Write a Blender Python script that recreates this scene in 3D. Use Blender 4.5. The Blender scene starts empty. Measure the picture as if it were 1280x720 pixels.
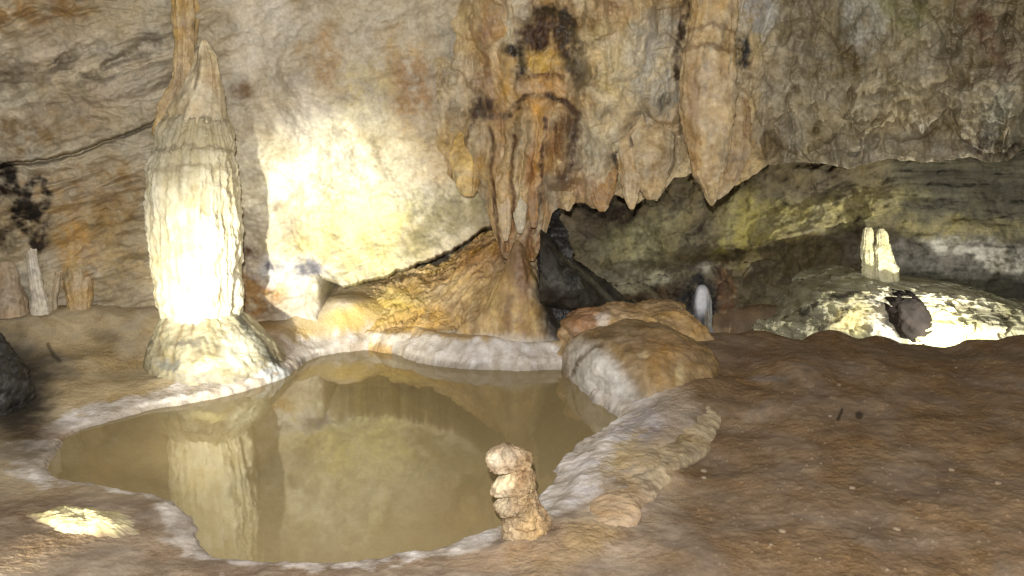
import bpy, math, random
import numpy as np
random.seed(4); np.random.seed(4)
R = math.radians
scene = bpy.context.scene
COL = scene.collection

# ------------------------------------------------------------------ camera maths
F = 1100.0; PITCH = R(12.0); CAMZ = 1.5
CP, SP = math.cos(PITCH), math.sin(PITCH)
def ray(u, v):
    a = (np.asarray(u, float) - 640) / F; b = -(np.asarray(v, float) - 360) / F
    return a, CP + b * SP, -SP + b * CP
def at_y(u, v, Y):                       # point seen at photo position (u, v), Y metres away
    dx, dy, dz = ray(u, v); k = np.asarray(Y, float) / dy
    return np.stack(np.broadcast_arrays(dx * k, dy * k, CAMZ + dz * k), -1)
def at_z(u, v, z=0.0):
    dx, dy, dz = ray(u, v); k = (np.asarray(z, float) - CAMZ) / dz
    return np.stack(np.broadcast_arrays(dx * k, dy * k, CAMZ + dz * k), -1)
def proj(P):
    x, y, z = P[..., 0], P[..., 1], P[..., 2] - CAMZ
    d = np.maximum(y * CP - z * SP, 0.05); up = y * SP + z * CP
    return 640 + F * x / d, 360 - F * up / d

# ------------------------------------------------------------------ noise
_rs = np.random.RandomState(11)
_perm = np.concatenate([_rs.permutation(256)] * 3).astype(np.int32)
_g = _rs.normal(size=(256, 3)); _g /= np.linalg.norm(_g, axis=1)[:, None]; _g = _g.astype(np.float32)
def perlin(P, seed=0):
    P = P.astype(np.float32) + np.float32(seed * 17.31 + 100.0)
    I = np.floor(P).astype(np.int32); Fr = P - I; I &= 255
    w = Fr * Fr * Fr * (Fr * (Fr * 6 - 15) + 10)
    out = None
    res = []
    for ix in (0, 1):
        a = _perm[I[..., 0] + ix]
        for iy in (0, 1):
            b = _perm[a + I[..., 1] + iy]
            for iz in (0, 1):
                g = _g[_perm[b + I[..., 2] + iz]]
                res.append(g[..., 0] * (Fr[..., 0] - ix) + g[..., 1] * (Fr[..., 1] - iy) + g[..., 2] * (Fr[..., 2] - iz))
    l = lambda p, q, t: p + (q - p) * t
    x0 = l(l(res[0], res[1], w[..., 2]), l(res[2], res[3], w[..., 2]), w[..., 1])
    x1 = l(l(res[4], res[5], w[..., 2]), l(res[6], res[7], w[..., 2]), w[..., 1])
    return l(x0, x1, w[..., 0]) * 1.6
def fbm(P, s=1.0, o=4, seed=0, gain=0.5, aniso=(1, 1, 1)):
    Q = P * (np.array(aniso, np.float32) * s); a = 1.0; t = 0; n = 0
    for k in range(o):
        t = t + a * perlin(Q, seed + k * 3); n += a; a *= gain; Q = Q * 2.03
    return t / n
def ridged(P, s=1.0, o=4, seed=0, gain=0.5, aniso=(1, 1, 1)):
    Q = P * (np.array(aniso, np.float32) * s); a = 1.0; t = 0; n = 0
    for k in range(o):
        t = t + a * (1 - np.abs(perlin(Q, seed + k * 3)) * 2); n += a; a *= gain; Q = Q * 2.03
    return t / n
def worley(x, y, seed=0):                # nearest and second nearest distance in a jittered 2D grid
    ix = np.floor(x).astype(np.int32); iy = np.floor(y).astype(np.int32)
    d1 = np.full(x.shape, 9.0); d2 = np.full(x.shape, 9.0)
    for ox in (-1, 0, 1):
        for oy in (-1, 0, 1):
            cx, cy = ix + ox, iy + oy
            h = _perm[(_perm[(cx + seed) & 255] + cy) & 255]
            jx = cx + 0.1 + 0.8 * (h / 255.0); jy = cy + 0.1 + 0.8 * (_perm[h + 37] / 255.0)
            d = np.hypot(x - jx, y - jy)
            d2 = np.minimum(d2, np.maximum(d1, d)); d1 = np.minimum(d1, d)
    return d1, d2
def sstep(a, b, x):
    t = np.clip((x - a) / (b - a), 0, 1); return t * t * (3 - 2 * t)
def lin(c):
    c = np.asarray(c, float) / 255.0
    return np.where(c <= 0.04045, c / 12.92, ((c + 0.055) / 1.055) ** 2.4)
def mixc(A, B, w): return A + (np.asarray(B) - A) * np.asarray(w)[..., None]
def seg_dist(px, py, pts):               # distance to a polyline and parameter 0..1 along it
    best = np.full(np.shape(px), 1e9); par = np.zeros(np.shape(px)); n = len(pts) - 1
    for k in range(n):
        (ax, ay), (bx, by) = pts[k][:2], pts[k + 1][:2]
        dx, dy = bx - ax, by - ay; L = dx * dx + dy * dy + 1e-12
        t = np.clip(((px - ax) * dx + (py - ay) * dy) / L, 0, 1)
        d = np.hypot(px - ax - t * dx, py - ay - t * dy)
        m = d < best; best = np.where(m, d, best); par = np.where(m, (k + t) / n, par)
    return best, par
def catmull(pts, n, closed=False):
    P = np.array(pts, float); m = len(P); out = []
    segs = m if closed else m - 1
    for k in range(segs):
        g = (lambda i: P[i % m]) if closed else (lambda i: P[min(max(i, 0), m - 1)])
        p0, p1, p2, p3 = g(k - 1), g(k), g(k + 1), g(k + 2)
        for t in np.linspace(0, 1, n, endpoint=False):
            out.append(0.5 * ((2 * p1) + (-p0 + p2) * t + (2 * p0 - 5 * p1 + 4 * p2 - p3) * t * t + (-p0 + 3 * p1 - 3 * p2 + p3) * t ** 3))
    if not closed: out.append(P[-1])
    return np.array(out)
def shepard(px, py, pts, eps, power=2.0):
    num = 0; den = 0
    for (x, y, z) in pts:
        w = 1.0 / ((px - x) ** 2 + (py - y) ** 2 + eps) ** power
        num = num + w * z; den = den + w
    return num / den

# stains, mineral colours, painted light and shade, each with its own outline
def paint(C, u, v, wu, wv, items, mod=None):
    for it in items:
        kind = it[0]
        if kind == 'e':                  # e, cu, cv, ru, rv, rotation, colour, strength, feather, warp
            _, cu, cv, ru, rv, rot, c, s, fe, wp = it
            x = u + wu * wp - cu; y = v + wv * wp - cv
            ca, sa = math.cos(R(rot)), math.sin(R(rot))
            r = np.hypot((x * ca + y * sa) / ru, (-x * sa + y * ca) / rv)
            w = s * (1 - sstep(1 - fe, 1 + fe, r))
        else:                            # l, points, width, colour, strength, warp
            _, pts, wd, c, s, wp = it
            d, _p = seg_dist(u + wu * wp, v + wv * wp, pts)
            w = s * (1 - sstep(wd * 0.3, wd, d))
        if mod is not None: w = np.clip(w * (1 + 1.7 * mod), 0, 1)
        C = mixc(C, lin(c), w)
    return C

# ------------------------------------------------------------------ materials
def rock_mat(name, rough=0.75, rvar=0.2, bump=0.5, fine=1.0, contrast=0.5, spec=0.3, sss=0.0):
    m = bpy.data.materials.new(name); m.use_nodes = True
    nt = m.node_tree; N = nt.nodes; L = nt.links
    bs = N['Principled BSDF']
    at = N.new('ShaderNodeAttribute'); at.attribute_name = 'Col'
    tc = N.new('ShaderNodeTexCoord')
    def noise(scale, detail=6, rough_=0.6, dist=0.0):
        n = N.new('ShaderNodeTexNoise'); n.inputs['Scale'].default_value = scale
        n.inputs['Detail'].default_value = detail; n.inputs['Roughness'].default_value = rough_
        n.inputs['Distortion'].default_value = dist
        L.new(tc.outputs['Object'], n.inputs['Vector']); return n
    n1 = noise(7, 8, 0.68, 0.6); n2 = noise(42 * fine, 5, 0.7)
    r1 = N.new('ShaderNodeMapRange'); r1.inputs['From Min'].default_value = 0.3; r1.inputs['From Max'].default_value = 0.7
    r1.inputs['To Min'].default_value = 1 - contrast; r1.inputs['To Max'].default_value = 1 + contrast * 0.7
    L.new(n1.outputs['Fac'], r1.inputs['Value'])
    r2 = N.new('ShaderNodeMapRange'); r2.inputs['From Min'].default_value = 0.28; r2.inputs['From Max'].default_value = 0.72
    r2.inputs['To Min'].default_value = 1 - contrast * 0.8; r2.inputs['To Max'].default_value = 1 + contrast * 0.6
    L.new(n2.outputs['Fac'], r2.inputs['Value'])
    mm = N.new('ShaderNodeMath'); mm.operation = 'MULTIPLY'
    L.new(r1.outputs['Result'], mm.inputs[0]); L.new(r2.outputs['Result'], mm.inputs[1])
    mx = N.new('ShaderNodeMix'); mx.data_type = 'RGBA'; mx.blend_type = 'MULTIPLY'; mx.inputs['Factor'].default_value = 1
    L.new(at.outputs['Color'], mx.inputs['A']); L.new(mm.outputs[0], mx.inputs['B'])
    # slight hue drift between ochre and grey
    n3 = noise(3.1, 5, 0.6, 1.0)
    hs = N.new('ShaderNodeHueSaturation'); hs.inputs['Hue'].default_value = 0.509
    rs = N.new('ShaderNodeMapRange'); rs.inputs['From Min'].default_value = 0.3; rs.inputs['From Max'].default_value = 0.7
    rs.inputs['To Min'].default_value = 0.65; rs.inputs['To Max'].default_value = 1.02
    L.new(n3.outputs['Fac'], rs.inputs['Value']); L.new(rs.outputs['Result'], hs.inputs['Saturation'])
    L.new(mx.outputs['Result'], hs.inputs['Color']); L.new(hs.outputs['Color'], bs.inputs['Base Color'])
    rr = N.new('ShaderNodeMapRange'); rr.inputs['From Min'].default_value = 0.3; rr.inputs['From Max'].default_value = 0.7
    rr.inputs['To Min'].default_value = max(0.05, rough - rvar); rr.inputs['To Max'].default_value = min(1, rough + rvar)
    L.new(n1.outputs['Fac'], rr.inputs['Value']); L.new(rr.outputs['Result'], bs.inputs['Roughness'])
    bs.inputs['Specular IOR Level'].default_value = spec
    if sss > 0:
        bs.inputs['Subsurface Weight'].default_value = sss
        bs.inputs['Subsurface Radius'].default_value = (0.02, 0.014, 0.008); bs.inputs['Subsurface Scale'].default_value = 0.6
    n4 = noise(90 * fine, 4, 0.7)
    n5 = noise(14 * fine, 7, 0.58, 0.1)
    ad = N.new('ShaderNodeMath'); ad.operation = 'MULTIPLY_ADD'; ad.inputs[1].default_value = 0.12
    L.new(n4.outputs['Fac'], ad.inputs[0]); L.new(n5.outputs['Fac'], ad.inputs[2])
    b = N.new('ShaderNodeBump'); b.inputs['Strength'].default_value = bump; b.inputs['Distance'].default_value = 0.03
    bm = N.new('ShaderNodeMapRange'); bm.inputs['From Min'].default_value = 0.35; bm.inputs['From Max'].default_value = 0.65
    bm.inputs['To Min'].default_value = bump * 0.25; bm.inputs['To Max'].default_value = bump * 1.5
    L.new(n3.outputs['Fac'], bm.inputs['Value']); L.new(bm.outputs['Result'], b.inputs['Strength'])
    L.new(ad.outputs[0], b.inputs['Height']); L.new(b.outputs['Normal'], bs.inputs['Normal'])
    return m
M_WALL = rock_mat('limestone', 0.8, 0.15, 0.26, 1.0, 0.30, 0.2)
M_FLOW = rock_mat('flowstone', 0.55, 0.25, 0.4, 1.0, 0.36, 0.35)
M_WHITE = rock_mat('white_calcite', 0.6, 0.2, 0.45, 0.9, 0.16, 0.35)
M_GRIT = rock_mat('gritty_dripstone', 0.7, 0.2, 0.8, 2.2, 0.5, 0.35)
M_CLAY = rock_mat('wet_clay', 0.85, 0.12, 0.42, 2.6, 0.24, 0.12)
M_DARK = rock_mat('dark_wet_rock', 0.5, 0.2, 0.6, 0.8, 0.5, 0.4)

# ------------------------------------------------------------------ mesh helpers
def faces_grid(n, m, wrap=False):
    idx = np.arange(n * m).reshape(n, m)
    if wrap: idx = np.concatenate([idx, idx[:, :1]], 1)
    return np.stack([idx[:-1, :-1], idx[:-1, 1:], idx[1:, 1:], idx[1:, :-1]], -1).reshape(-1, 4)
def mk(name, P, faces, C, mat, parent=None, origin=None):
    P = np.asarray(P, np.float64).reshape(-1, 3)
    if origin is None:
        origin = (0, 0, 0) if parent is None else tuple(parent.location)
    Q = P - np.array(origin)
    me = bpy.data.meshes.new(name)
    me.vertices.add(len(Q)); me.vertices.foreach_set('co', Q.astype(np.float32).ravel())
    faces = np.asarray(faces, np.int32); nf, k = faces.shape
    me.loops.add(nf * k); me.loops.foreach_set('vertex_index', faces.ravel())
    me.polygons.add(nf); me.polygons.foreach_set('loop_start', np.arange(0, nf * k, k, dtype=np.int32))
    me.polygons.foreach_set('loop_total', np.full(nf, k, np.int32))
    me.polygons.foreach_set('use_smooth', np.ones(nf, bool))
    me.update(); me.validate()
    C = np.broadcast_to(np.asarray(C, float), (len(Q), 3)) if np.ndim(C) == 1 else np.asarray(C).reshape(-1, 3)
    a = me.color_attributes.new('Col', 'FLOAT_COLOR', 'POINT')
    a.data.foreach_set('color', np.concatenate([np.clip(C, 0.004, 0.86), np.ones((len(Q), 1))], 1).astype(np.float32).ravel())
    me.materials.append(mat)
    o = bpy.data.objects.new(name, me); COL.objects.link(o)
    if parent is not None: o.parent = parent
    else: o.location = origin
    return o
def tag(o, label=None, cat=None, group=None, kind=None):
    if label: o['label'] = label
    if cat: o['category'] = cat
    if group: o['group'] = group
    if kind: o['kind'] = kind
    return o
def empty(name, loc):
    o = bpy.data.objects.new(name, None); COL.objects.link(o); o.location = loc; o.empty_display_size = 0.1
    return o
def ground_under(P):
    P = np.asarray(P).reshape(-1, 3); lo = P[:, 2].min()
    return (float(P[:, 0].mean()), float(P[:, 1].mean()), float(lo))

def column(rows, Y, depth=0.85, nz=160, na=120, amp=0.03, flute=0.5, seed=0, lean=0.0, fluten=9, drip=0.5, emb=0.0):
    """closed lobed column from rows of (v, u_left, u_right) seen at distance Y; returns P (nz, na, 3)"""
    rows = np.array(rows, float)
    k = np.linspace(0, len(rows) - 1, nz)
    cr = catmull(rows, 12); kk = np.linspace(0, len(rows) - 1, len(cr))
    v = np.interp(k, kk, cr[:, 0]); ul = np.interp(k, kk, cr[:, 1]); ur = np.interp(k, kk, cr[:, 2])
    yy = Y + lean * np.linspace(0, 1, nz) + emb * (1 - np.linspace(0, 1, nz)) ** 1.6
    A = at_y(ul, v, yy); B = at_y(ur, v, yy)
    cx = (A[:, 0] + B[:, 0]) / 2; rx = np.maximum((B[:, 0] - A[:, 0]) / 2, 0.0005); z = A[:, 2]
    tt = np.linspace(0, 1, nz); rx = rx * np.sqrt(np.clip(1 - np.clip((tt - 0.95) / 0.0502, 0, 1) ** 2, 1e-4, 1)) * np.sqrt(np.clip(1 - np.clip((0.03 - tt) / 0.0302, 0, 1) ** 2, 1e-4, 1))
    th = np.linspace(0, 2 * np.pi, na, endpoint=False)
    T, Z = np.meshgrid(th, z); RX = np.repeat(rx[:, None], na, 1)
    q = np.stack([np.cos(T), np.sin(T), Z * 0.5], -1)
    fl = fbm(np.stack([np.cos(T) * fluten * 0.3, np.sin(T) * fluten * 0.3, Z * 2.6], -1), 1.0, 3, seed)      # vertical flutes
    w1, w2 = worley(T * fluten * 0.9 + fl, Z * 9 + 2.0 * fl, seed)
    dome = np.sqrt(np.clip(1 - (w1 / 0.85) ** 2, 0, 1))                                                      # hanging drip lobes
    P0 = np.stack([cx[:, None] + RX * np.cos(T), yy[:, None] + RX * depth * np.sin(T), Z], -1)
    n = fbm(P0, 9.0, 4, seed + 5); n2 = fbm(P0, 34.0, 3, seed + 9)
    n6 = fbm(P0, 4.5, 3, seed + 13)
    d = amp * (flute * fl * 1.1 + drip * (dome - 0.6) * 0.8 + 0.7 * n + 0.35 * n2 + 0.9 * n6) * np.minimum(1, RX / 0.05)
    RR = RX + d; 
    P = np.stack([cx[:, None] + RR * np.cos(T), yy[:, None] + RR * depth * np.sin(T), Z + n * amp * 0.3], -1)
    return P, T, (fl, dome, n, n2)
def col_faces(n, m):
    f = faces_grid(n, m, True)
    return f
def cap_ends(P):
    """close both ends by repeating the end rings at their centre"""
    c0 = np.repeat(P[:1].mean(1, keepdims=True), P.shape[1], 1); c1 = np.repeat(P[-1:].mean(1, keepdims=True), P.shape[1], 1)
    return np.concatenate([c0, P, c1], 0)
def ext(a): return np.concatenate([a[:1], a, a[-1:]], 0)

def lump(c, r, seed, amp=0.12, freq=2.2, n=90, m=140, pw=2.4, rot=0.0):
    """superellipsoid rock, displaced"""
    ph = np.linspace(-np.pi / 2, np.pi / 2, n); th = np.linspace(0, 2 * np.pi, m, endpoint=False)
    T, H = np.meshgrid(th, ph)
    s = lambda x: np.sign(x) * np.abs(x) ** (2 / pw)
    D = np.stack([s(np.cos(H)) * s(np.cos(T)), s(np.cos(H)) * s(np.sin(T)), s(np.sin(H))], -1)
    S = np.array(r)
    P = D * S
    k = 1 + amp * (fbm(P + np.array(c), freq / max(S) , 5, seed) * 1.6 + 0.5 * ridged(P, freq * 1.4 / max(S), 4, seed + 4) - 0.3)
    P = P * k[..., None]
    if rot:
        ca, sa = math.cos(rot), math.sin(rot)
        P = np.stack([P[..., 0] * ca - P[..., 1] * sa, P[..., 0] * sa + P[..., 1] * ca, P[..., 2]], -1)
    return P + np.array(c)

# ------------------------------------------------------------------ cave wall (one rock face, recessed under the overhang)
WALLPTS = [(-500, 0, 3.9), (-500, 350, 4.1), (-250, 0, 4.3), (-250, 380, 4.5), (0, 0, 4.65), (0, 200, 4.95), (0, 385, 5.0), (120, 60, 4.85), (120, 300, 5.15), (190, 380, 5.25),
           (260, -150, 4.75), (260, 0, 5.1), (260, 200, 5.25), (260, 320, 5.25), (290, 110, 4.98), (298, 170, 5.04), (300, 210, 5.1), (330, 250, 5.26), (330, 330, 5.32), (400, -150, 4.9), (400, 100, 5.35), (420, 280, 5.55), (500, 200, 5.5), (560, 100, 5.45),
           (600, 260, 5.5), (600, 400, 5.7), (700, 300, 6.0), (800, 300, 6.2), (800, 400, 6.2), (900, 280, 6.35), (1000, 260, 6.5), (1050, 300, 6.6), (1000, 420, 6.4), (1150, 280, 6.6), (1150, 420, 6.6),
           (1280, 280, 6.55), (1280, 420, 6.5), (1280, 100, 6.0), (1500, 250, 5.9), (1750, 250, 5.2), (900, 0, 6.0), (1100, 0, 6.0)]
def wall():
    us = np.concatenate([np.arange(-480, -40, 4.0), np.arange(-40, 1320, 1.35), np.arange(1320, 1750, 4.0)])
    vs = np.concatenate([np.arange(-330, -20, 4.0), np.arange(-20, 470, 1.2)])
    U, V = np.meshgrid(us, vs)
    lo_u, lo_v = np.meshgrid(us[::6], vs[::6])
    Yl = shepard(lo_u, lo_v, WALLPTS, 2500.0, 1.6)
    # bilinear enlarge of the smooth base shape
    tmp = np.stack([np.interp(us, us[::6], r) for r in Yl]); Yb = np.stack([np.interp(vs, vs[::6], tmp[:, k]) for k in range(len(us))], 1)
    B = at_y(U, V, Yb)
    wu = fbm(B, 2.2, 4, 1); wv = fbm(B, 2.2, 4, 2); nf = fbm(B, 11, 4, 3)
    # bedding slopes up to the right
    ang = R(14); bx = B[..., 0] * math.cos(ang) + B[..., 2] * math.sin(ang); bz = -B[..., 0] * math.sin(ang) + B[..., 2] * math.cos(ang)
    Q = np.stack([bx * 0.45, B[..., 1] * 0.3, bz * 1.7], -1)
    bed = ridged(Q + 0.15 * wu[..., None], 1.9, 5, 7)
    big = fbm(B, 0.9, 4, 12)
    left = 1 - sstep(230, 330, U)
    Y = Yb + 0.16 * big - 0.15 * bed * (0.35 + 0.65 * left) - 0.03 * nf - 0.014 * fbm(B, 32, 3, 31) * sstep(-.3, .5, wu)
    # rounded hollows and lumps on the pale middle face
    a1, a2 = worley(U / 95 + wu * 0.7, V / 60 + wv * 0.7, 3)
    Y += 0.025 * (a1 - 0.45) * (1 - left) + 0.05 * (1 - left) * fbm(B, 3.5, 5, 33, 0.6)
    # slanting crack on the left: the upper bed overhangs
    line = np.interp(U, [-500, 0, 60, 120, 190, 230], [330, 205, 199, 181, 155, 135]) + nf * 3 + wv * 16
    fade = sstep(-120, 0, V - line) * (1 - sstep(195, 240, U))
    Y -= 0.13 * fade * (V < line); Y += 0.10 * np.exp(-((V - line - 2) / 2.2) ** 2) * np.clip(.7 + 1.5 * wu, .1, 1) * (1 - sstep(170, 205, U))
    # dark fissures upper left
    for pts, wd, dp in (([(-30, 103), (20, 97), (60, 82), (95, 72)], 6, .10), ([(112, 92), (140, 82), (165, 72), (200, 58)], 7, .12), ([(120, 96), (150, 92), (185, 84), (210, 72)], 4, .08), ([(55, 90), (80, 68), (100, 60)], 4, .05)):
        d, _ = seg_dist(U + wu * 14 + nf * 9, V + wv * 12 + nf * 6, pts); Y += 0.6 * dp * np.exp(-(d / wd) ** 2) * np.clip(.6 + 1.6 * nf, 0, 1.2)
    # lip under the pale face, hollow behind it
    lu = [300, 330, 345, 380, 400, 430, 470, 500, 540, 575, 603, 640, 690]
    lv = [352, 335, 338, 330, 338, 357, 346, 336, 322, 306, 286, 270, 255]
    lip = np.interp(U, lu, lv) + nf * 5
    rec = sstep(395, 430, U) * (1 - sstep(640, 700, U)) * sstep(0, 5, V - lip)
    Y -= 0.17 * sstep(395, 430, U) * (1 - sstep(600, 660, U)) * sstep(-70, 0, V - lip) * (V <= lip + 4)
    Y += 0.55 * rec
    # ledge at the foot of the pale face right of the stalagmite
    led = sstep(300, 362, V + nf * 9 + wu * 12) * sstep(290, 312, U) * (1 - sstep(400, 440, U))
    Y -= 0.03 * led * (0.6 + 0.4 * sstep(340, 385, V))
    # ledge far right under the curtain
    l2 = np.interp(U, [700, 750, 800, 870, 905, 960, 1000], [372, 362, 350, 336, 331, 326, 322]) + nf * 7
    Y -= 0.16 * sstep(-26, 0, V - l2) * (V < l2) * sstep(720, 770, U) * (1 - sstep(930, 985, U))
    rc_ = sstep(660, 720, U) * (1 - sstep(1080, 1140, U))
    l3 = np.interp(U, [930, 960, 1020, 1080, 1130], [312, 304, 288, 274, 258]) + nf * 5
    Y -= 0.20 * sstep(-50, 0, V - l3) * (V < l3) * sstep(935, 965, U) * (1 - sstep(1110, 1150, U))
    Y += rc_ * (.09 * ridged(B, 2.3, 5, 48, .55) + .06 * np.round(3 * fbm(B, 2.0, 3, 49)) / 3)
    # strata on the far right
    sr = sstep(1090, 1140, U)
    Y += 0.05 * sr * fbm(np.stack([B[..., 0] * 0.6, B[..., 1], B[..., 2] * 5], -1), 2.6, 4, 19)
    P = at_y(U, V, Y)
    # colours
    t = np.clip(0.5 + 0.9 * wu + 0.5 * nf, 0, 1)
    C = mixc(np.broadcast_to(lin((156, 134, 100)), B.shape), lin((186, 172, 148)), t)
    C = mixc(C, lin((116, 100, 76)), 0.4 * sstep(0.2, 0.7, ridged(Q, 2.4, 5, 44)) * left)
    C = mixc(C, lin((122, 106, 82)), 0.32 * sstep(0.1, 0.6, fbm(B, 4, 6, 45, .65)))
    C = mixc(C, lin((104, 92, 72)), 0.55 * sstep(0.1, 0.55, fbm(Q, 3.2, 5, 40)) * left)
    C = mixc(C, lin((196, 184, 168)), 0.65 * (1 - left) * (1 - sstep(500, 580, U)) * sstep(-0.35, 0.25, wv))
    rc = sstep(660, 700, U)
    C = mixc(C, mixc(np.broadcast_to(lin((74, 62, 44)), B.shape), lin((116, 103, 76)), np.clip(.5 + wv + nf * .6, 0, 1)), rc)  # recess under the curtain shaded through darker, browner colour
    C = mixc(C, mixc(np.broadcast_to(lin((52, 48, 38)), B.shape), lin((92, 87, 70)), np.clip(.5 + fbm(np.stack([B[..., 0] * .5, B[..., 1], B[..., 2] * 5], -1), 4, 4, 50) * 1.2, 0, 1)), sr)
    C = mixc(C, mixc(np.broadcast_to(lin((70, 60, 50)), B.shape), lin((112, 100, 82)), np.clip(.5 + nf * 1.5, 0, 1)), rec)  # unlit hollow behind the lip darkened in the colour
    C = mixc(C, lin((46, 35, 26)), rc * (1 - sr) * .75 * sstep(.05, .4, fbm(B, 3.4, 5, 47, .65)))  # dark brown blotches deepen the painted shade of the recess
    WU, WV = wu * 1.0 + nf * 0.5, wv * 1.0 + fbm(B, 11, 3, 61) * 0.5
    C = paint(C, U, V, WU, WV, [
        ('e', 30, 20, 90, 26, -14, (132, 96, 50), .8, .6, 30),
        ('e', 60, 70, 60, 22, -20, (176, 156, 132), .6, .7, 30),
        ('e', 130, 120, 100, 24, -15, (160, 142, 122), .7, .7, 40),
        ('e', 50, 165, 70, 22, -12, (128, 100, 62), .7, .6, 40),
        ('l', [(-30, 103), (20, 97), (60, 82), (95, 72)], 14, (98, 84, 66), .4, 40),
        ('l', [(112, 92), (140, 82), (165, 72), (205, 55)], 16, (98, 86, 70), .4, 44),
        ('l', [(120, 98), (150, 94), (190, 84)], 9, (88, 76, 62), .35, 40),
        ('e', 90, 260, 110, 46, -10, (148, 116, 72), .8, .6, 40),
        ('e', 150, 330, 60, 40, 0, (164, 138, 98), .7, .6, 40),
        ('e', 95, 325, 22, 48, 0, (176, 130, 62), .8, .5, 14),
        ('e', 8, 225, 16, 24, 20, (38, 28, 20), .9, .4, 22),
        ('e', 36, 270, 24, 30, -30, (34, 26, 20), .95, .35, 26),
        ('l', [(10, 215), (24, 240), (34, 262)], 9, (36, 28, 20), .9, 10),
        ('l', [(40, 252), (37, 238), (46, 228), (58, 229)], 8, (40, 32, 24), .9, 16), ('l', [(62, 232), (66, 242), (58, 254), (46, 258)], 7, (44, 34, 26), .8, 18),
        ('e', 50, 300, 12, 16, 0, (46, 36, 28), .8, .4, 12),
        ('e', 8, 300, 14, 14, 0, (46, 36, 28), .8, .5, 12),
        ('e', 410, 70, 22, 50, 8, (166, 132, 92), .75, .6, 40),
        ('e', 505, 112, 46, 48, 0, (160, 124, 84), .85, .5, 36),
        ('e', 505, 50, 30, 26, 0, (176, 144, 96), .6, .6, 30),
        ('e', 304, 112, 16, 10, 0, (118, 88, 58), .8, .5, 10),
        ('e', 445, 130, 30, 60, 20, (184, 164, 120), .7, .6, 40),
        ('e', 575, 110, 30, 80, 0, (140, 130, 112), .9, .5, 40),
        ('e', 555, 180, 36, 46, 10, (156, 126, 84), .7, .6, 36),
        ('e', 440, 300, 90, 60, -20, (206, 194, 138), .8, .6, 40),  # yellowish side of the floodlit patch, painted pale in the wall colour
        ('e', 400, 210, 110, 50, -8, (226, 216, 188), .7, .7, 40),  # floodlit patch brightened in the wall colour
        ('e', 560, 270, 70, 30, -28, (134, 122, 90), .85, .5, 24),
        ('e', 318, 368, 34, 32, 0, (146, 106, 62), .92, .5, 10), ('l', [(425, 354), (400, 332), (385, 326)], 4, (90, 70, 40), .8, 6),  # tan wall foot, with the stalagmite's shadow painted in
        ('e', 365, 338, 46, 20, 8, (196, 192, 190), .9, .5, 22),
        ('e', 385, 334, 16, 9, 20, (110, 108, 116), .85, .5, 14),
        ('e', 346, 330, 12, 7, 0, (120, 118, 122), .8, .5, 12),
        ('e', 312, 320, 16, 12, 0, (92, 62, 44), .8, .5, 10),
        ('e', 756, 275, 34, 34, 0, (44, 33, 26), .95, .5, 26), ('e', 850, 250, 60, 14, -10, (74, 62, 44), .7, .6, 20),  # painted shade below the curtain edge, right of the buttress
        ('e', 720, 285, 30, 16, 0, (96, 78, 54), .7, .6, 20),
        ('e', 800, 300, 50, 26, -18, (140, 132, 94), .7, .6, 30),
        ('e', 940, 290, 50, 40, -30, (136, 124, 62), .8, .6, 30),
        ('e', 780, 350, 70, 14, -12, (142, 136, 112), .8, .5, 22),
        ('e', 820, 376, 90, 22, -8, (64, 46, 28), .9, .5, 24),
        ('e', 930, 320, 70, 10, -10, (60, 48, 34), .7, .5, 24),
        ('e', 905, 385, 12, 44, 0, (112, 72, 40), .8, .6, 10),
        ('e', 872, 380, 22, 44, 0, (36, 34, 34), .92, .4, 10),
        ('e', 880, 334, 12, 7, 0, (160, 152, 138), .5, .8, 12),
        ('e', 1000, 330, 80, 26, -14, (84, 70, 46), .7, .6, 26),  # shadow of ledge and cream stalagmites deepened with brown
        ('e', 1040, 265, 90, 22, -12, (150, 138, 88), .8, .5, 26),  # yellowish lamplight on the wall, painted in
        ('e', 1200, 322, 110, 22, 3, (150, 146, 136), .9, .5, 12),  # lit band above the ledge, painted pale
        ('e', 1200, 285, 90, 14, 0, (128, 116, 78), .6, .6, 20),
        ('e', 1240, 240, 60, 30, 0, (66, 62, 52), .7, .6, 20),
    ], fbm(B, 14, 4, 62) + .4 * fbm(B, 40, 3, 66))
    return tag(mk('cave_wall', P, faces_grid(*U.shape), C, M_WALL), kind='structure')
wall()

# ------------------------------------------------------------------ overhanging flowstone curtain (centre and right)
EDGE = [(548, 205), (565, 225), (583, 236), (598, 240), (608, 262), (618, 296), (630, 322), (650, 330), (668, 326), (680, 300), (690, 268), (698, 261), (710, 264), (714, 254), (731, 254), (739, 261), (753, 262), (768, 243), (780, 248), (790, 258),
        (811, 246), (821, 251), (842, 223), (856, 221), (873, 212), (889, 222), (905, 232), (920, 232), (936, 222), (960, 206), (1010, 202), (1060, 210), (1110, 198), (1160, 204), (1215, 196), (1235, 203), (1260, 200), (1280, 186), (1400, 180), (1750, 170)]
CURT = [(540, 0, 5.75), (540, 240, 5.85), (585, 0, 5.36), (590, 220, 5.36), (640, 0, 5.22), (640, 250, 5.22), (700, 0, 5.2), (700, 250, 5.25), (800, 0, 5.2), (800, 240, 5.3), (890, 0, 5.3), (890, 240, 5.35), (960, 200, 5.5), (960, 0, 5.3),
        (1100, 180, 5.6), (1100, 0, 5.4), (1280, 180, 5.5), (1280, 0, 5.2), (700, -300, 4.6), (1000, -300, 4.6), (1280, -300, 4.5), (1500, 150, 5.0), (1750, 150, 4.4)]
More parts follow.
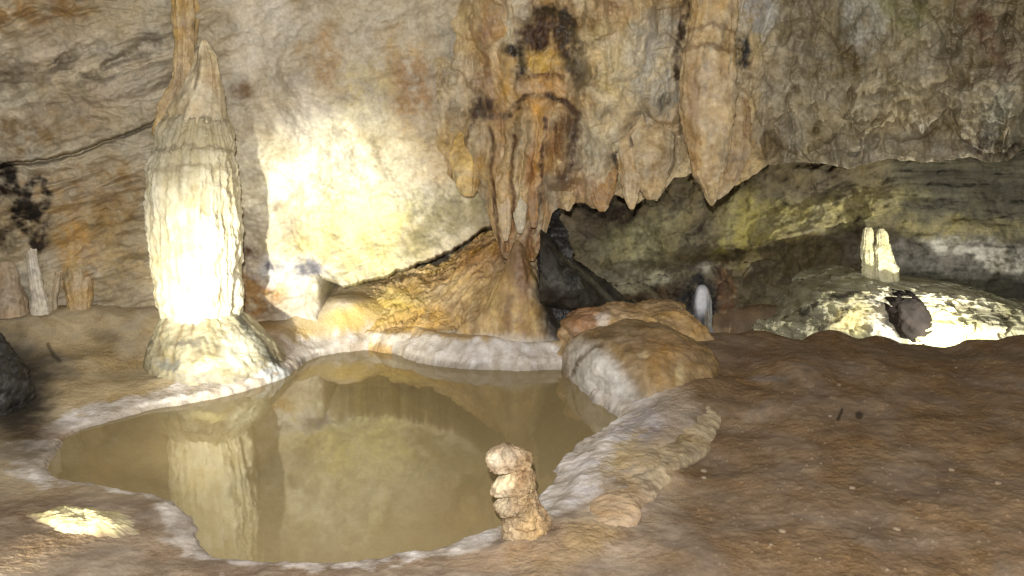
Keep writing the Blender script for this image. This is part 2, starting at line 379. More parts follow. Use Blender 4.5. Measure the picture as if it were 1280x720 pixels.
def curtain():
    us = np.concatenate([np.arange(545, 1310, 1.2), np.arange(1310, 1750, 4.0)])
    ts = np.concatenate([np.linspace(0, 0.45, 50)[:-1], np.linspace(0.45, 1, 300)])
    U, T = np.meshgrid(us, ts)
    vb = np.interp(us, [e[0] for e in EDGE], [e[1] for e in EDGE])
    vb = vb + 3.0 * fbm(np.stack([us / 9, us * 0, us * 0], -1), 1, 3, 5)
    V = -330 + (vb[None, :] + 330) * T
    Yb = shepard(U, V, CURT, 2500.0, 1.6)
    B = at_y(U, V, Yb)
    wu = fbm(B, 2.6, 4, 21); wv = fbm(B, 2.6, 4, 22); nf = fbm(B, 12, 4, 23); st = fbm(B, 7, 4, 24, aniso=(1, 1, 0.22))
    d = 0.10 * fbm(B, 1.3, 4, 25) + 0.05 * st + 0.03 * nf
    # drapery ribs hanging to the edge
    a1, a2 = worley((U + 14 * wu) / 40, (V + 20 * wv) / 150, 9)
    d += 0.11 * np.sqrt(np.clip(1 - (a1 / 0.8) ** 2, 0, 1)) * (0.4 + 0.6 * sstep(100, 230, V))
    rg = ridged(B + .06 * np.stack([wu, wv, nf], -1), 3.2, 3, 27, .5, (1, 1, .45)); d += 0.07 * rg + 0.05 * fbm(B, 6, 5, 28, .6, (1, 1, .6))
    # stepped flowstone bulges in the centre
    lob = np.zeros_like(U)
    for cu, cv, ru, rv, am in ((684, 62, 48, 44, .20), (700, 92, 44, 34, .22), (668, 92, 34, 40, .21), (640, 84, 34, 56, .13), (682, 118, 46, 24, .25), (634, 118, 32, 36, .14), (690, 170, 52, 60, .30), (700, 190, 36, 60, .30), (650, 205, 40, 90, .17),
                               (608, 185, 34, 60, .15), (775, 60, 50, 90, .13), (760, 130, 40, 60, .12), (830, 110, 34, 60, .12), (735, 215, 36, 55, .14), (610, 30, 22, 50, .14), (1000, 120, 60, 90, .12), (1120, 100, 70, 100, .14), (1240, 120, 60, 90, .14)):
        x = (U + 9 * wu + 5 * nf - cu) / ru; y = (V + 9 * wv + 5 * nf - cv) / rv
        y = np.where(y > 0, y * 1.25, y * 0.9)
        lob = np.maximum(lob, am * np.sqrt(np.clip(1 - x * x - y * y, 0, 1)))
    cm = sstep(596, 618, U) * (1 - sstep(715, 745, U)) * sstep(120, 170, V)
    rib = np.abs(np.sin(np.pi * (U + 10 * wu + 6 * nf + 0.03 * V) / 15.0)) ** .7
    rib2 = np.abs(np.sin(np.pi * (U + 26 * wu + 5 * nf) / 33.0)) ** .6
    d += lob * .8 + 0.045 * cm * rib + 0.05 * (1 - cm) * rib2 * sstep(-.25, .3, fbm(B, 1.7, 3, 37) + .15)
    tv = (V + 16 * wv + 3 * nf + 13 * np.sin(U / 17.0 + 3 * wu)) / 52.0; fr = tv - np.floor(tv)
    d += 0.040 * (fr - .5) * (1 - sstep(.88, 1.0, fr)) * sstep(-.2, .25, fbm(B, 2.1, 3, 38)) * (1 - cm * .7) * (1 - sstep(900, 960, U))
    d += sstep(930, 990, U) * (.10 * np.round(3 * fbm(B, 2.2, 3, 67)) / 3 + .05 * fbm(B, 5, 4, 68))
    d += 0.007 * fbm(B, 26, 3, 39)
    Y = Yb - d + 0.05
    P = at_y(U, V, Y)
    # underside running back into the rock
    back = []
    for k, (dy, dv) in enumerate(((0.05, -1.0), (0.16, -4), (0.4, -8), (0.8, -10), (1.4, -10))):
        back.append(at_y(us, vb + dv * (0.4 + 0.6 * np.abs(fbm(np.stack([us / 20, us * 0 + k, us * 0], -1), 1, 2, 2))), Y[-1] + dy))
    P2 = np.concatenate([P, np.array(back)], 0)
    t = np.clip(0.5 + 1.0 * wu + 0.6 * st, 0, 1)
    C = mixc(np.broadcast_to(lin((150, 116, 70)), B.shape), lin((198, 174, 130)), t)
    C = mixc(C, lin((92, 74, 48)), 0.55 * sstep(0.15, 0.5, nf + st * 0.8))
    C = mixc(C, lin((170, 156, 130)), 0.45 * sstep(0.1, 0.5, fbm(B, 4.5, 5, 29, .6, (1, 1, .6))))
    C = mixc(C, lin((78, 60, 40)), 0.6 * sstep(0.2, 0.5, fbm(B, 8, 5, 30, .65, (1, 1, .5))))
    C = mixc(C, mixc(np.broadcast_to(lin((92, 78, 52)), B.shape), lin((140, 128, 104)), np.clip(.5 + wv + nf, 0, 1)), 0.85 * sstep(925, 985, U))
    WU, WV = wu * .8 + nf * 0.9, wv * .8 + nf * .4 + fbm(B, 14, 4, 64) * 0.8
    C = paint(C, U, V, WU, WV, [
        ('e', 660, 140, 70, 170, 0, (158, 112, 56), .75, .6, 24), ('e', 640, 40, 26, 60, 5, (186, 170, 138), .7, .5, 22),
        ('e', 610, 36, 14, 46, 8, (170, 122, 52), .8, .5, 14),
        ('e', 606, 110, 8, 80, 0, (132, 84, 44), .7, .6, 14),
        ('e', 685, 45, 44, 34, 0, (86, 56, 30), .85, .5, 26),
        ('e', 668, 46, 20, 20, 0, (56, 34, 22), .85, .5, 20),
        ('e', 715, 70, 14, 50, -25, (58, 44, 30), .85, .5, 18),
        ('l', [(668, 20), (690, 14), (712, 26), (724, 60), (740, 96)], 9, (54, 44, 32), .8, 12),
        ('e', 678, 80, 24, 14, 0, (192, 150, 74), .9, .5, 14),
        ('e', 632, 105, 14, 40, 0, (176, 128, 54), .8, .5, 14),
        ('e', 652, 84, 8, 26, 0, (50, 40, 30), .8, .5, 12),
        ('e', 640, 64, 10, 10, 0, (52, 40, 28), .7, .5, 12),
        ('l', [(664, 97), (686, 96), (704, 98)], 5, (84, 46, 20), .9, 8),
        ('e', 685, 108, 28, 10, 0, (176, 128, 70), .8, .5, 10),
        ('l', [(632, 146), (644, 132), (662, 120), (686, 120), (706, 128), (726, 146)], 6, (60, 36, 20), .9, 8),
        ('e', 604, 134, 18, 14, 0, (62, 42, 32), .9, .5, 18),
        ('l', [(590, 142), (630, 144)], 6, (70, 46, 34), .8, 8),
        ('e', 672, 180, 14, 60, 0, (180, 126, 48), .85, .5, 14),
        ('e', 706, 190, 20, 50, 8, (108, 72, 40), .85, .5, 16),
        ('e', 606, 182, 26, 34, 0, (180, 160, 122), .6, .6, 24), ('e', 600, 215, 10, 40, 0, (160, 118, 62), .7, .6, 10), ('e', 622, 200, 7, 60, 0, (138, 92, 48), .7, .6, 10), ('e', 640, 215, 6, 60, 0, (150, 104, 54), .7, .6, 8), ('e', 690, 235, 8, 50, 0, (138, 92, 46), .7, .6, 8), ('e', 655, 300, 40, 24, 0, (142, 92, 46), .7, .6, 14),
        ('e', 650, 175, 20, 34, 0, (150, 128, 92), .6, .5, 20),
        ('e', 630, 235, 9, 50, 0, (178, 146, 100), .8, .5, 8),
        ('e', 651, 240, 8, 50, 0, (182, 158, 116), .7, .5, 8), ('l', [(612, 160), (616, 210), (622, 270), (626, 310)], 4, (86, 54, 28), .8, 7), ('l', [(642, 170), (641, 230), (646, 290)], 3, (92, 58, 30), .8, 6), ('l', [(682, 150), (678, 210), (674, 290)], 4, (78, 48, 26), .8, 7), ('l', [(720, 150), (716, 190), (704, 235)], 5, (74, 50, 32), .8, 8), ('l', [(590, 150), (574, 190), (562, 220)], 4, (84, 60, 36), .7, 7),
        ('e', 664, 240, 6, 56, 0, (142, 92, 44), .85, .5, 6),
        ('e', 690, 240, 8, 26, 0, (164, 150, 124), .6, .5, 10),
        ('e', 602, 246, 8, 30, 0, (134, 122, 98), .7, .5, 10),
        ('e', 765, 20, 26, 24, 0, (142, 98, 54), .8, .6, 18),
        ('e', 770, 75, 40, 56, 0, (182, 158, 112), .75, .6, 26),
        ('e', 820, 80, 30, 60, 0, (166, 156, 138), .75, .6, 26),
        ('e', 825, 130, 30, 12, -20, (110, 100, 82), .7, .6, 16),
        ('l', [(860, 10), (850, 36), (846, 66), (850, 96)], 6, (72, 54, 38), .8, 10),
        ('e', 745, 180, 22, 40, 0, (158, 146, 118), .6, .6, 20),
        ('e', 800, 175, 12, 10, 0, (60, 54, 44), .8, .5, 12),
        ('e', 775, 195, 9, 12, 0, (56, 46, 34), .8, .5, 10),
        ('e', 735, 240, 40, 20, 0, (166, 122, 70), .7, .6, 16),
        ('e', 948, 20, 24, 26, 0, (166, 160, 150), .85, .5, 20),
        ('e', 930, 66, 10, 24, 0, (40, 36, 30), .85, .5, 12),
        ('e', 1120, 20, 50, 30, 0, (126, 120, 78), .6, .6, 26),
        ('e', 1075, 25, 24, 30, 0, (166, 160, 148), .7, .6, 26),
        ('e', 1225, 35, 60, 14, 60, (96, 64, 40), .6, .6, 26),
        ('e', 1255, 150, 30, 40, 0, (112, 108, 92), .6, .6, 24),
        ('e', 1250, 185, 50, 14, 0, (60, 46, 30), .7, .6, 18),
    ], fbm(B, 13, 4, 63, .6, (1, 1, .4)) + .5 * fbm(B, 40, 3, 65))
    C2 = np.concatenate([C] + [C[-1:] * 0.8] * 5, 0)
    o = mk('flowstone_curtain', P2, faces_grid(len(ts) + 5, len(us)), C2, M_FLOW, origin=tuple(at_y(800, 240, 5.3)))
    tag(o, 'ochre and grey flowstone curtain with a jagged lower edge hanging over the dark recess', 'flowstone')
curtain()

# ------------------------------------------------------------------ stalactites hanging from the curtain
def stalactite(rows, Y, c1, c2, label, seed, depth=0.8, amp=0.02, cd=(84, 60, 36), name='stalactite', group='stalactites along the overhang', flute=0.7, drip=0.4, cat='stalactite', mat=None, fl_n=8, tint=(), emb=0.0):
    P, T, (fl, dome, n, n2) = column(rows, Y, depth, 170, 110, amp, flute, seed, 0, fl_n, drip, emb)
    C = mixc(np.broadcast_to(lin(c1), P.shape), lin(c2), np.clip(.5 + fl * .5 + n * .9 + n2 * .5, 0, 1))
    sv = fbm(P, 14, 4, seed + 31, .6, (1, 1, .3)); C = mixc(C, lin((118, 104, 84)), .55 * sstep(.1, .45, sv)); C = mixc(C, lin((200, 184, 152)), .35 * sstep(.1, .5, -sv))
    C = mixc(C, lin(cd), 0.75 * (1 - sstep(0.0, 0.45, dome)) * 0.7 + 0.4 * sstep(.2, .6, n))
    if tint:
        u, v = proj(P); C = paint(C, u, v, fl * 1.2 + n, n + n2, tint)
    Pc = cap_ends(P); Cc = ext(C)
    top = Pc[0, 0]
    o = mk(name, Pc, col_faces(*Pc.shape[:2]), Cc, mat or M_FLOW, origin=(float(top[0]), float(top[1]), float(P[..., 2].min() if 'mite' in name else P[..., 2].max())))
    return tag(o, label, cat, group)
OC, CR = (150, 112, 60), (190, 160, 112)
stalactite([(-60, 860, 930), (0, 864, 922), (30, 863, 920), (50, 858, 918), (62, 852, 918), (80, 852, 918), (110, 852, 920), (140, 853, 917), (170, 857, 913), (200, 864, 908), (215, 868, 905), (228, 874, 902), (242, 881, 899), (258, 887, 892)], 5.10, OC, CR,
           'long thick ochre stalactite with ringed neck and pointed tip, largest on the overhang', 41, 0.8, 0.026, fl_n=7, tint=[('l', [(852, 62), (885, 56), (920, 66)], 5, (112, 80, 40), .8, 5), ('l', [(860, 38), (890, 30), (920, 40)], 4, (120, 88, 48), .8, 5), ('e', 866, 150, 10, 90, 0, (142, 100, 50), .6, .6, 8)])
stalactite([(120, 908, 940), (150, 906, 940), (180, 903, 938), (205, 899, 932), (225, 893, 922), (240, 890, 908), (250, 888, 897)], 5.18, (140, 104, 64), (180, 152, 112), 'slanting brown stalactite pressed against the right side of the thick ringed one', 42, emb=0.28)
stalactite([(130, 790, 830), (160, 786, 842), (185, 784, 844), (205, 786, 842), (225, 792, 834), (240, 800, 828), (250, 808, 820)], 5.1, (150, 118, 74), (190, 164, 124), 'broad tan stalactite tooth with blunt end, second wide tooth left of the long ringed one', 43, emb=0.28)
stalactite([(150, 775, 800), (180, 772, 806), (205, 773, 806), (225, 776, 802), (245, 781, 797), (262, 787, 792)], 5.06, (156, 122, 78), (192, 166, 128), 'pointed tan stalactite tooth overlapping the left edge of the broad blunt tooth', 44, emb=0.28, tint=[('e', 795, 175, 8, 10, 0, (60, 52, 42), .8, .5, 4)])
stalactite([(180, 738, 768), (205, 733, 772), (225, 732, 770), (245, 738, 766), (256, 744, 762), (265, 750, 756)], 5.08, (142, 98, 46), (176, 130, 74), 'short orange brown stalactite tooth above the dark recess, right of the central bulge', 45, emb=0.28)
stalactite([(200, 700, 726), (225, 696, 726), (245, 700, 722), (256, 704, 716), (264, 708, 712)], 5.1, (160, 124, 78), (186, 156, 112), 'small tan stalactite tooth nearest the dark slab, leftmost over the recess', 46, emb=0.28)
stalactite([(155, 578, 600), (180, 566, 604), (200, 563, 604), (220, 566, 602), (234, 573, 598), (246, 580, 592)], 5.2, (172, 126, 54), (206, 170, 96), 'rounded honey yellow stalactite at the left end of the overhang beside grey rock', 47, emb=0.28, amp=0.02, drip=0.15)
stalactite([(180, 618, 644), (210, 618, 642), (240, 620, 640), (270, 624, 639), (290, 627, 637), (302, 630, 634)], 5.06, (164, 128, 88), (192, 164, 124), 'slender pinkish tan stalactite, left of a pale grey one on the central bulge', 48, emb=0.2, amp=0.014)
stalactite([(170, 644, 662), (200, 641, 660), (230, 640, 659), (260, 641, 658), (280, 644, 656), (292, 648, 653)], 5.06, (164, 148, 118), (190, 176, 148), 'slender pale grey stalactite between pinkish tan and brown streaks of the central bulge', 49, emb=0.2, amp=0.014)
stalactite([(170, 660, 676), (200, 658, 674), (240, 659, 672), (270, 661, 672), (285, 664, 670)], 5.05, (132, 84, 38), (160, 112, 56), 'slender rusty brown stalactite directly right of the pale grey one', 50, emb=0.2, amp=0.012)
# the honey coloured one over the white stalagmite
stalactite([(-70, 212, 246), (-30, 214, 242), (0, 214, 241), (30, 216, 241), (60, 217, 242), (80, 217, 243), (100, 213, 244), (120, 205, 243), (140, 196, 240), (158, 191, 226), (172, 192, 212)], 4.86, (150, 112, 58), (196, 160, 100),
           'honey coloured stalactite from the roof fused to the left shoulder of the white stalagmite', 51, 0.8, 0.022, name='stalactite', group='', flute=0.9, drip=0.2, fl_n=6)
stalactite([(-40, 241, 252), (0, 241, 250), (25, 241, 249), (45, 242, 247), (58, 243, 245)], 4.95, (150, 116, 70), (176, 144, 96), 'thin honey stalactite hanging just above the stalagmite peak', 52, amp=0.006, group='')

# ------------------------------------------------------------------ the tall white stalagmite
SY = 4.75
st = empty('stalagmite', tuple(float(a) for a in at_z(258, 470, 0.02)))
tag(st, 'tall thick white floodlit stalagmite with flared foot at the pool edge', 'stalagmite')
P, T, (fl, dome, n, n2) = column([(134, 232, 272), (142, 216, 279), (150, 207, 283), (160, 202, 286), (170, 199, 288), (182, 198, 290), (188, 194, 291), (198, 193, 292), (208, 188, 295), (225, 187, 297), (250, 186, 298), (280, 188, 299), (310, 191, 300), (345, 195, 300), (372, 199, 298), (392, 204, 296), (420, 210, 290)],
                                 SY, 0.9, 330, 260, 0.032, 0.9, 60, 0, 15, 0.5)
u, v = proj(P)
C = mixc(np.broadcast_to(lin((186, 170, 130)), P.shape), lin((216, 206, 178)), np.clip(.5 + fl + n, 0, 1))
C = mixc(C, lin((150, 132, 98)), 0.75 * (1 - sstep(150, 262, v + 22 * n)) )  # darker toward the top: the beam's fall-off put into the colour
C = paint(C, u, v, fl * 1.5 + n, n + n2, [('l', [(190, 188), (230, 182), (270, 184), (296, 190)], 5, (120, 104, 78), .6, 8), ('l', [(186, 212), (240, 206), (298, 212)], 5, (140, 122, 90), .55, 8), ('l', [(200, 150), (240, 146), (285, 152)], 4, (126, 108, 80), .7, 8),
    ('e', 228, 240, 4, 22, 0, (160, 146, 112), .6, .6, 5), ('e', 262, 262, 3, 26, 0, (168, 152, 116), .6, .6, 5), ('e', 206, 300, 5, 40, 0, (176, 164, 122), .5, .6, 5)])
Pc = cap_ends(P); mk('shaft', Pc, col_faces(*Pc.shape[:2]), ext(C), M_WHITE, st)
P, T, (fl, dome, n, n2) = column([(50, 252, 257), (58, 249, 261), (70, 244, 268), (85, 240, 272), (100, 235, 275), (115, 227, 278), (130, 217, 281), (145, 210, 283), (158, 206, 284)], SY + .01, 0.9, 160, 120, 0.018, 0.9, 66, 0, 8, 0.3)
u, v = proj(P)
C = mixc(np.broadcast_to(lin((166, 140, 98)), P.shape), lin((202, 182, 144)), np.clip(.5 + fl + n, 0, 1))
C = paint(C, u, v, fl * 1.5 + n, n + n2, [('e', 262, 95, 8, 18, 0, (156, 122, 84), .6, .5, 4), ('l', [(248, 60), (246, 90), (243, 110)], 3, (98, 74, 46), .7, 3), ('e', 240, 140, 12, 12, 0, (186, 162, 130), .5, .6, 5)])
Pc = cap_ends(P); mk('peak', Pc, col_faces(*Pc.shape[:2]), ext(C), M_FLOW, st)
P, T, (fl, dome, n, n2) = column([(372, 214, 282), (384, 207, 295), (394, 203, 304), (405, 199, 314), (418, 196, 326), (430, 192, 338), (442, 188, 349), (454, 186, 358), (464, 188, 364), (474, 200, 366), (490, 220, 366)], SY + .02, 1.0, 170, 260, 0.03, .55, 70, 0, 11, 0.25)
u, v = proj(P)
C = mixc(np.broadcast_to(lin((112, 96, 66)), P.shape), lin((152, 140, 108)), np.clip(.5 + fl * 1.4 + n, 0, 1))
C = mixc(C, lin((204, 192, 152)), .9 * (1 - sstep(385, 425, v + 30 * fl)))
wr = np.clip(fl * 1.5 + n, -2, 2)
C = paint(C, u, v, wr, n + n2, [('e', 240, 430, 26, 6, -6, (92, 84, 70), .8, .5, 9), ('e', 222, 458, 26, 9, 4, (112, 110, 104), .85, .5, 12), ('e', 256, 458, 22, 8, -10, (210, 192, 128), .7, .5, 10),
    ('l', [(298, 392), (312, 416), (332, 440), (352, 462)], 8, (78, 78, 70), .85, 7), ('e', 300, 440, 26, 22, 30, (196, 192, 170), .8, .5, 12), ('e', 340, 468, 30, 10, -14, (176, 180, 184), .85, .5, 12), ('e', 270, 474, 60, 6, 0, (140, 134, 124), .6, .6, 10),
    ('l', [(232, 395), (228, 412), (222, 432)], 3, (120, 92, 50), .7, 6), ('l', [(240, 395), (241, 420)], 3, (112, 84, 46), .7, 5), ('l', [(212, 400), (204, 424)], 3, (120, 92, 50), .6, 6), ('l', [(262, 394), (266, 416)], 3, (130, 104, 60), .6, 6)])
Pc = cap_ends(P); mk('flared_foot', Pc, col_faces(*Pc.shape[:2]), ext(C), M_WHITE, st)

# ------------------------------------------------------------------ small dripstone columns at the foot of the left wall
GL = 'small dripstone columns at the foot of the left wall'
def dstone(rows, Y, c1, c2, label, seed, **k):
    stalactite(rows, Y, c1, c2, label, seed, 0.9, 0.016, (96, 74, 50), 'dripstone_column', GL, cat='dripstone', emb=.22, **k)
dstone([(250, 26, 36), (275, 28, 40), (300, 31, 44), (330, 35, 48), (360, 39, 54), (380, 40, 60), (394, 38, 64)], 4.84, (176, 160, 138), (206, 194, 176), 'slender whitish dripstone column slanting down from the black stain', 81, drip=.1)
dstone([(290, -4, 14), (320, -6, 20), (350, -8, 26), (375, -10, 32), (396, -12, 34)], 4.82, (140, 112, 84), (170, 142, 112), 'pinkish brown dripstone column at the far left edge beside the whitish one', 82)
dstone([(285, 62, 76), (310, 60, 78), (335, 56, 78), (360, 52, 74), (378, 50, 72), (392, 50, 72)], 4.92, (160, 136, 104), (186, 166, 134), 'tan dripstone column immediately right of the whitish slanting one', 83)
dstone([(270, 84, 104), (300, 80, 112), (330, 78, 116), (355, 80, 116), (372, 84, 114), (388, 86, 112)], 4.98, (168, 124, 62), (190, 156, 102), 'broad ochre dripstone column, rightmost and widest of the row', 84)

# ------------------------------------------------------------------ pool outline and floor
POOLPX = [(58, 585), (72, 560), (95, 542), (150, 522), (205, 509), (262, 499), (330, 482), (372, 459), (400, 446), (440, 438), (480, 438), (512, 450), (560, 459), (640, 463), (706, 464), (722, 480), (748, 506), (772, 521), (768, 536),
          (738, 552), (704, 578), (690, 606), (662, 636), (630, 656), (585, 674), (545, 688), (480, 701), (400, 708), (320, 706), (268, 699), (250, 678), (241, 652), (216, 633), (180, 621), (120, 609), (74, 601)]
POOL = catmull([tuple(p[:2]) for p in at_z([a for a, b in POOLPX], [b for a, b in POOLPX])], 4, True)
def pool_sd(x, y):
    pts = [tuple(p) for p in POOL] + [tuple(POOL[0])]
    d, _ = seg_dist(x, y, pts)
    ins = np.zeros(x.shape, bool)
    for k in range(len(pts) - 1):
        (ax, ay), (bx, by) = pts[k], pts[k + 1]
        c = (ay > y) != (by > y)
        ins ^= c & (x < (bx - ax) * (y - ay) / (by - ay + 1e-12) + ax)
    return np.where(ins, -d, d)
def wpt(u, v, Y=None, z=None):
    p = at_y(u, v, Y) if Y is not None else at_z(u, v, z)
    return (float(p[0]), float(p[1]), float(p[2]))
FL = [wpt(-250, 400, 4.4), wpt(0, 388, 4.9), wpt(60, 385, 4.95), wpt(120, 383, 5.05), wpt(190, 382, 5.15), wpt(0, 460, 4.4), wpt(100, 440, 4.65), wpt(170, 470, 4.45), wpt(40, 520, z=.06), wpt(-150, 520, z=.12), wpt(330, 402, 5.2), wpt(380, 384, 5.35), wpt(430, 372, 5.45),
      wpt(400, 425, 5.15), wpt(460, 412, 5.2), wpt(560, 414, 5.12), wpt(700, 425, 4.98), wpt(0, 600, z=.09), wpt(-200, 600, z=.10), wpt(60, 640, z=.10), wpt(150, 650, z=.10), wpt(100, 700, z=.10), wpt(210, 700, z=.07), wpt(0, 780, z=.12), wpt(300, 780, z=.05), wpt(500, 780, z=.05),
      wpt(640, 700, z=.05), wpt(700, 640, z=.08), wpt(735, 672, z=.085), wpt(690, 690, z=.07), wpt(780, 700, z=.05), wpt(760, 580, z=.09), wpt(800, 545, z=.10), wpt(836, 545, z=.11), wpt(850, 515, z=.13), wpt(868, 495, z=.13), wpt(872, 470, z=.16), wpt(805, 575, z=.115), wpt(775, 605, z=.105), wpt(745, 640, z=.09), wpt(870, 580, z=.05), wpt(830, 620, z=.045), wpt(800, 660, z=.045), wpt(860, 640, z=.05), wpt(905, 540, z=.07), wpt(900, 700, z=.09), wpt(800, 780, z=.08), wpt(1000, 600, z=.10), wpt(1100, 720, z=.11), wpt(1280, 640, z=.14), wpt(1500, 700, z=.14),
      wpt(900, 470, z=.14), wpt(1000, 500, z=.15), wpt(1150, 500, z=.16), wpt(1280, 500, z=.18), wpt(1500, 520, z=.2), wpt(1000, 450, z=.2), wpt(1150, 455, z=.2), wpt(1280, 455, z=.22),
      wpt(870, 417, 4.85), wpt(905, 417, 4.9), wpt(950, 412, 4.95), wpt(1040, 412, 5.0), wpt(1100, 420, 5.0), wpt(1150, 430, 4.98), wpt(1190, 440, 4.95), wpt(1222, 422, 4.95), wpt(1280, 420, 4.9), wpt(1450, 415, 4.8)]
FL += [(x, 5.2, .02) for x in (1.2, 1.6, 2.0, 2.4, 2.8, 3.2)] + [(x, 5.55, -.05) for x in (.9, 1.4, 1.9, 2.4, 2.9, 3.4)] + [(x, 6.3, .02) for x in (.6, 1.2, 1.8, 2.4, 3.0, 3.6)] + [(x, 7.4, .1) for x in (-3, -1.5, 0, 1.5, 3, 4.5)] + [(-1, 5.8, .3), (0, 5.8, .2)] + [(x, 1.0, .08) for x in (-2, -1, 0, 1, 2)]
def floor():
    Ys = np.concatenate([np.linspace(0.9, 1.9, 30)[:-1], np.geomspace(1.9, 5.6, 520)[:-1], np.linspace(5.6, 8.2, 60)])
    s = np.concatenate([np.linspace(-1.3, -0.66, 60)[:-1], np.linspace(-0.66, 0.66, 900), np.linspace(0.66, 1.3, 60)[1:]])
    S, Y = np.meshgrid(s, Ys); X = S * (Y * 0.94 + 0.25)
    B = np.stack([X, Y, X * 0], -1)
    n0 = fbm(B, 3.0, 4, 71); n1 = fbm(B, 3.0, 4, 72); nf = fbm(B, 14, 4, 73); nm = fbm(B, 45, 3, 74); nl = fbm(B, 1.2, 3, 75)
    xx, yy = X + 0.04 * n0 + 0.02 * nf, Y + 0.04 * n1 + 0.02 * fbm(B, 14, 3, 77)
    sd = pool_sd(xx, yy)
    T = shepard(X, Y, FL, 0.008, 1.8)
    wd = 0.16 + 0.30 * sstep(4.0, 3.0, Y) * sstep(-0.2, -0.9, X) + 0.10 * sstep(.3, .8, X) + 0.2 * (1 - sstep(4.2, 4.7, Y)) * sstep(.2, -.4, X)
    k = np.clip(sd / wd, 0, 1); k = np.sqrt(k) * (1 - k) + k * k * (3 - 2 * k) * k
    H = np.where(sd > 0, 0.004 + (T - 0.004) * k, -0.30 * sstep(0, 0.5, -sd) - 0.02 * np.clip(-sd / .05, 0, 1))
    out = sstep(0, 0.2, sd)
    H += out * (0.035 * nl * sstep(.1, .6, sd) + 0.014 * n0 + 0.004 * nf + 0.002 * nm) + (1 - out) * 0.006 * nf
    H += 0.005 * np.exp(-((sd - 0.03) / 0.03) ** 2) * (0.6 + nf)                      # raised crust on the waterline
    right = sstep(0.55, 0.85, X + 0.1 * n0) * sstep(0.10, 0.3, sd)
    c1, c2 = worley(X * 7 + n0, Y * 7 + n1, 5)
    H += right * (0.015 * fbm(B, 4, 5, 80, .6) + 0.002 * nf)
    d1, d2 = worley(X * 22 + n1, Y * 22 + n0, 7)
    H += right * (0.004 * np.sqrt(np.clip(1 - (d1 / .16) ** 2, 0, 1)) * (fbm(B, 9, 2, 81) > 0.2) + .002 * fbm(B, 28, 4, 88, .65))
    # little gours and pits on the right bank
    bank = sstep(0.02, 0.1, sd) * (1 - sstep(0.35, 0.5, sd)) * sstep(0.0, 0.3, X) * (1 - sstep(4.1, 4.3, Y))
    e1, e2 = worley(X * 16 + n0 * 2, Y * 16 + n1 * 2, 11)
    H += bank * 0.012 * fbm(B, 10, 5, 83, .6)
    H -= 0.34 * sstep(5.03, 5.22, Y + .08 * n0 + .03 * nf) * sstep(.85, 1.1, X) * (1 - sstep(5.9, 6.3, Y))
    H += 0.10 * sstep(.07, .0, np.hypot(X - 2.60, Y - 5.62)) + 0.05 * np.exp(-(((X - 2.62) / .10) ** 2 + ((Y - 4.98) / .07) ** 2)) * 0  # unseen lump added behind the clay rise to throw a shadow on the ledge
    global FLOOR_P
    P = np.stack([X, Y, H], -1); u, v = proj(P); FLOOR_P = P
    # colours
    C = mixc(np.broadcast_to(lin((158, 134, 98)), P.shape), lin((182, 158, 122)), np.clip(.5 + n0 * 1.2 + nf * .6, 0, 1))
    fg = 1 - sstep(2.9, 3.4, Y)
    C = mixc(C, mixc(np.broadcast_to(lin((118, 94, 74)), P.shape), lin((152, 130, 108)), np.clip(.5 + n1 + nf, 0, 1)), fg)
    clay = mixc(np.broadcast_to(lin((106, 79, 54)), P.shape), lin((124, 97, 70)), np.clip(.5 + n0 + nf * .8, 0, 1))
    clay = mixc(clay, lin((94, 66, 44)), 0.4 * sstep(.05, .5, fbm(B, 2.1, 4, 84)))
    clay = mixc(clay, lin((170, 140, 110)), 0.55 * (d1 < .09 + .12 * nm) * (fbm(B, 9, 2, 81) > 0.22))
    clay = mixc(clay, lin((70, 52, 36)), 0.4 * sstep(.1, .5, fbm(B, 9, 5, 86, .65))); clay = mixc(clay, lin((150, 122, 92)), 0.5 * sstep(.28, .5, fbm(B, 38, 3, 87, .6)))
    C = mixc(C, clay, sstep(0.50, 0.72, X + 0.06 * n0 + 0.05 * nf + 0.10 * sstep(3.0, 4.2, Y) + 0.26 * sstep(2.75, 2.4, Y)) * sstep(0.05, 0.16, sd))
    # white calcite crust along the water
    wc = 0.095 + 0.13 * n1 + 0.07 * nf + 0.14 * bank + 0.06 * sstep(4.4, 4.8, Y) + 0.05 * sstep(-.6, -1.2, X) * sstep(3.4, 3.8, Y)
    cr = (1 - sstep(wc * 0.75, wc * 1.2, sd)) * (sd > -0.012)
    cc = mixc(np.broadcast_to(lin((164, 150, 138)), P.shape), lin((214, 208, 208)), np.clip(.45 + nf * 1.2 + n0 * .7, 0, 1))
    C = mixc(C, cc, cr * (0.85 - 0.45 * fg * sstep(0, -.8, X) ))
    C = mixc(C, lin((140, 132, 138)), 0.6 * bank * sstep(0, .35, n1 + nf * .5))
    C = mixc(C, lin((96, 78, 54)), .6 * sstep(.012, .002, sd) * sstep(-.4, .2, n0 + nf))
    bed = mixc(np.broadcast_to(lin((128, 108, 66)), P.shape), lin((160, 142, 96)), np.clip(.5 + n0 + nf * .5, 0, 1))
    bed = mixc(bed, lin((92, 62, 30)), 0.6 * sstep(.1, .4, n1) * sstep(-1.2, -1.8, X))
    C = mixc(C, bed, sstep(0.012, 0.05, -sd))
    WU, WV = n0 + nf * .6, n1 + nf * .6
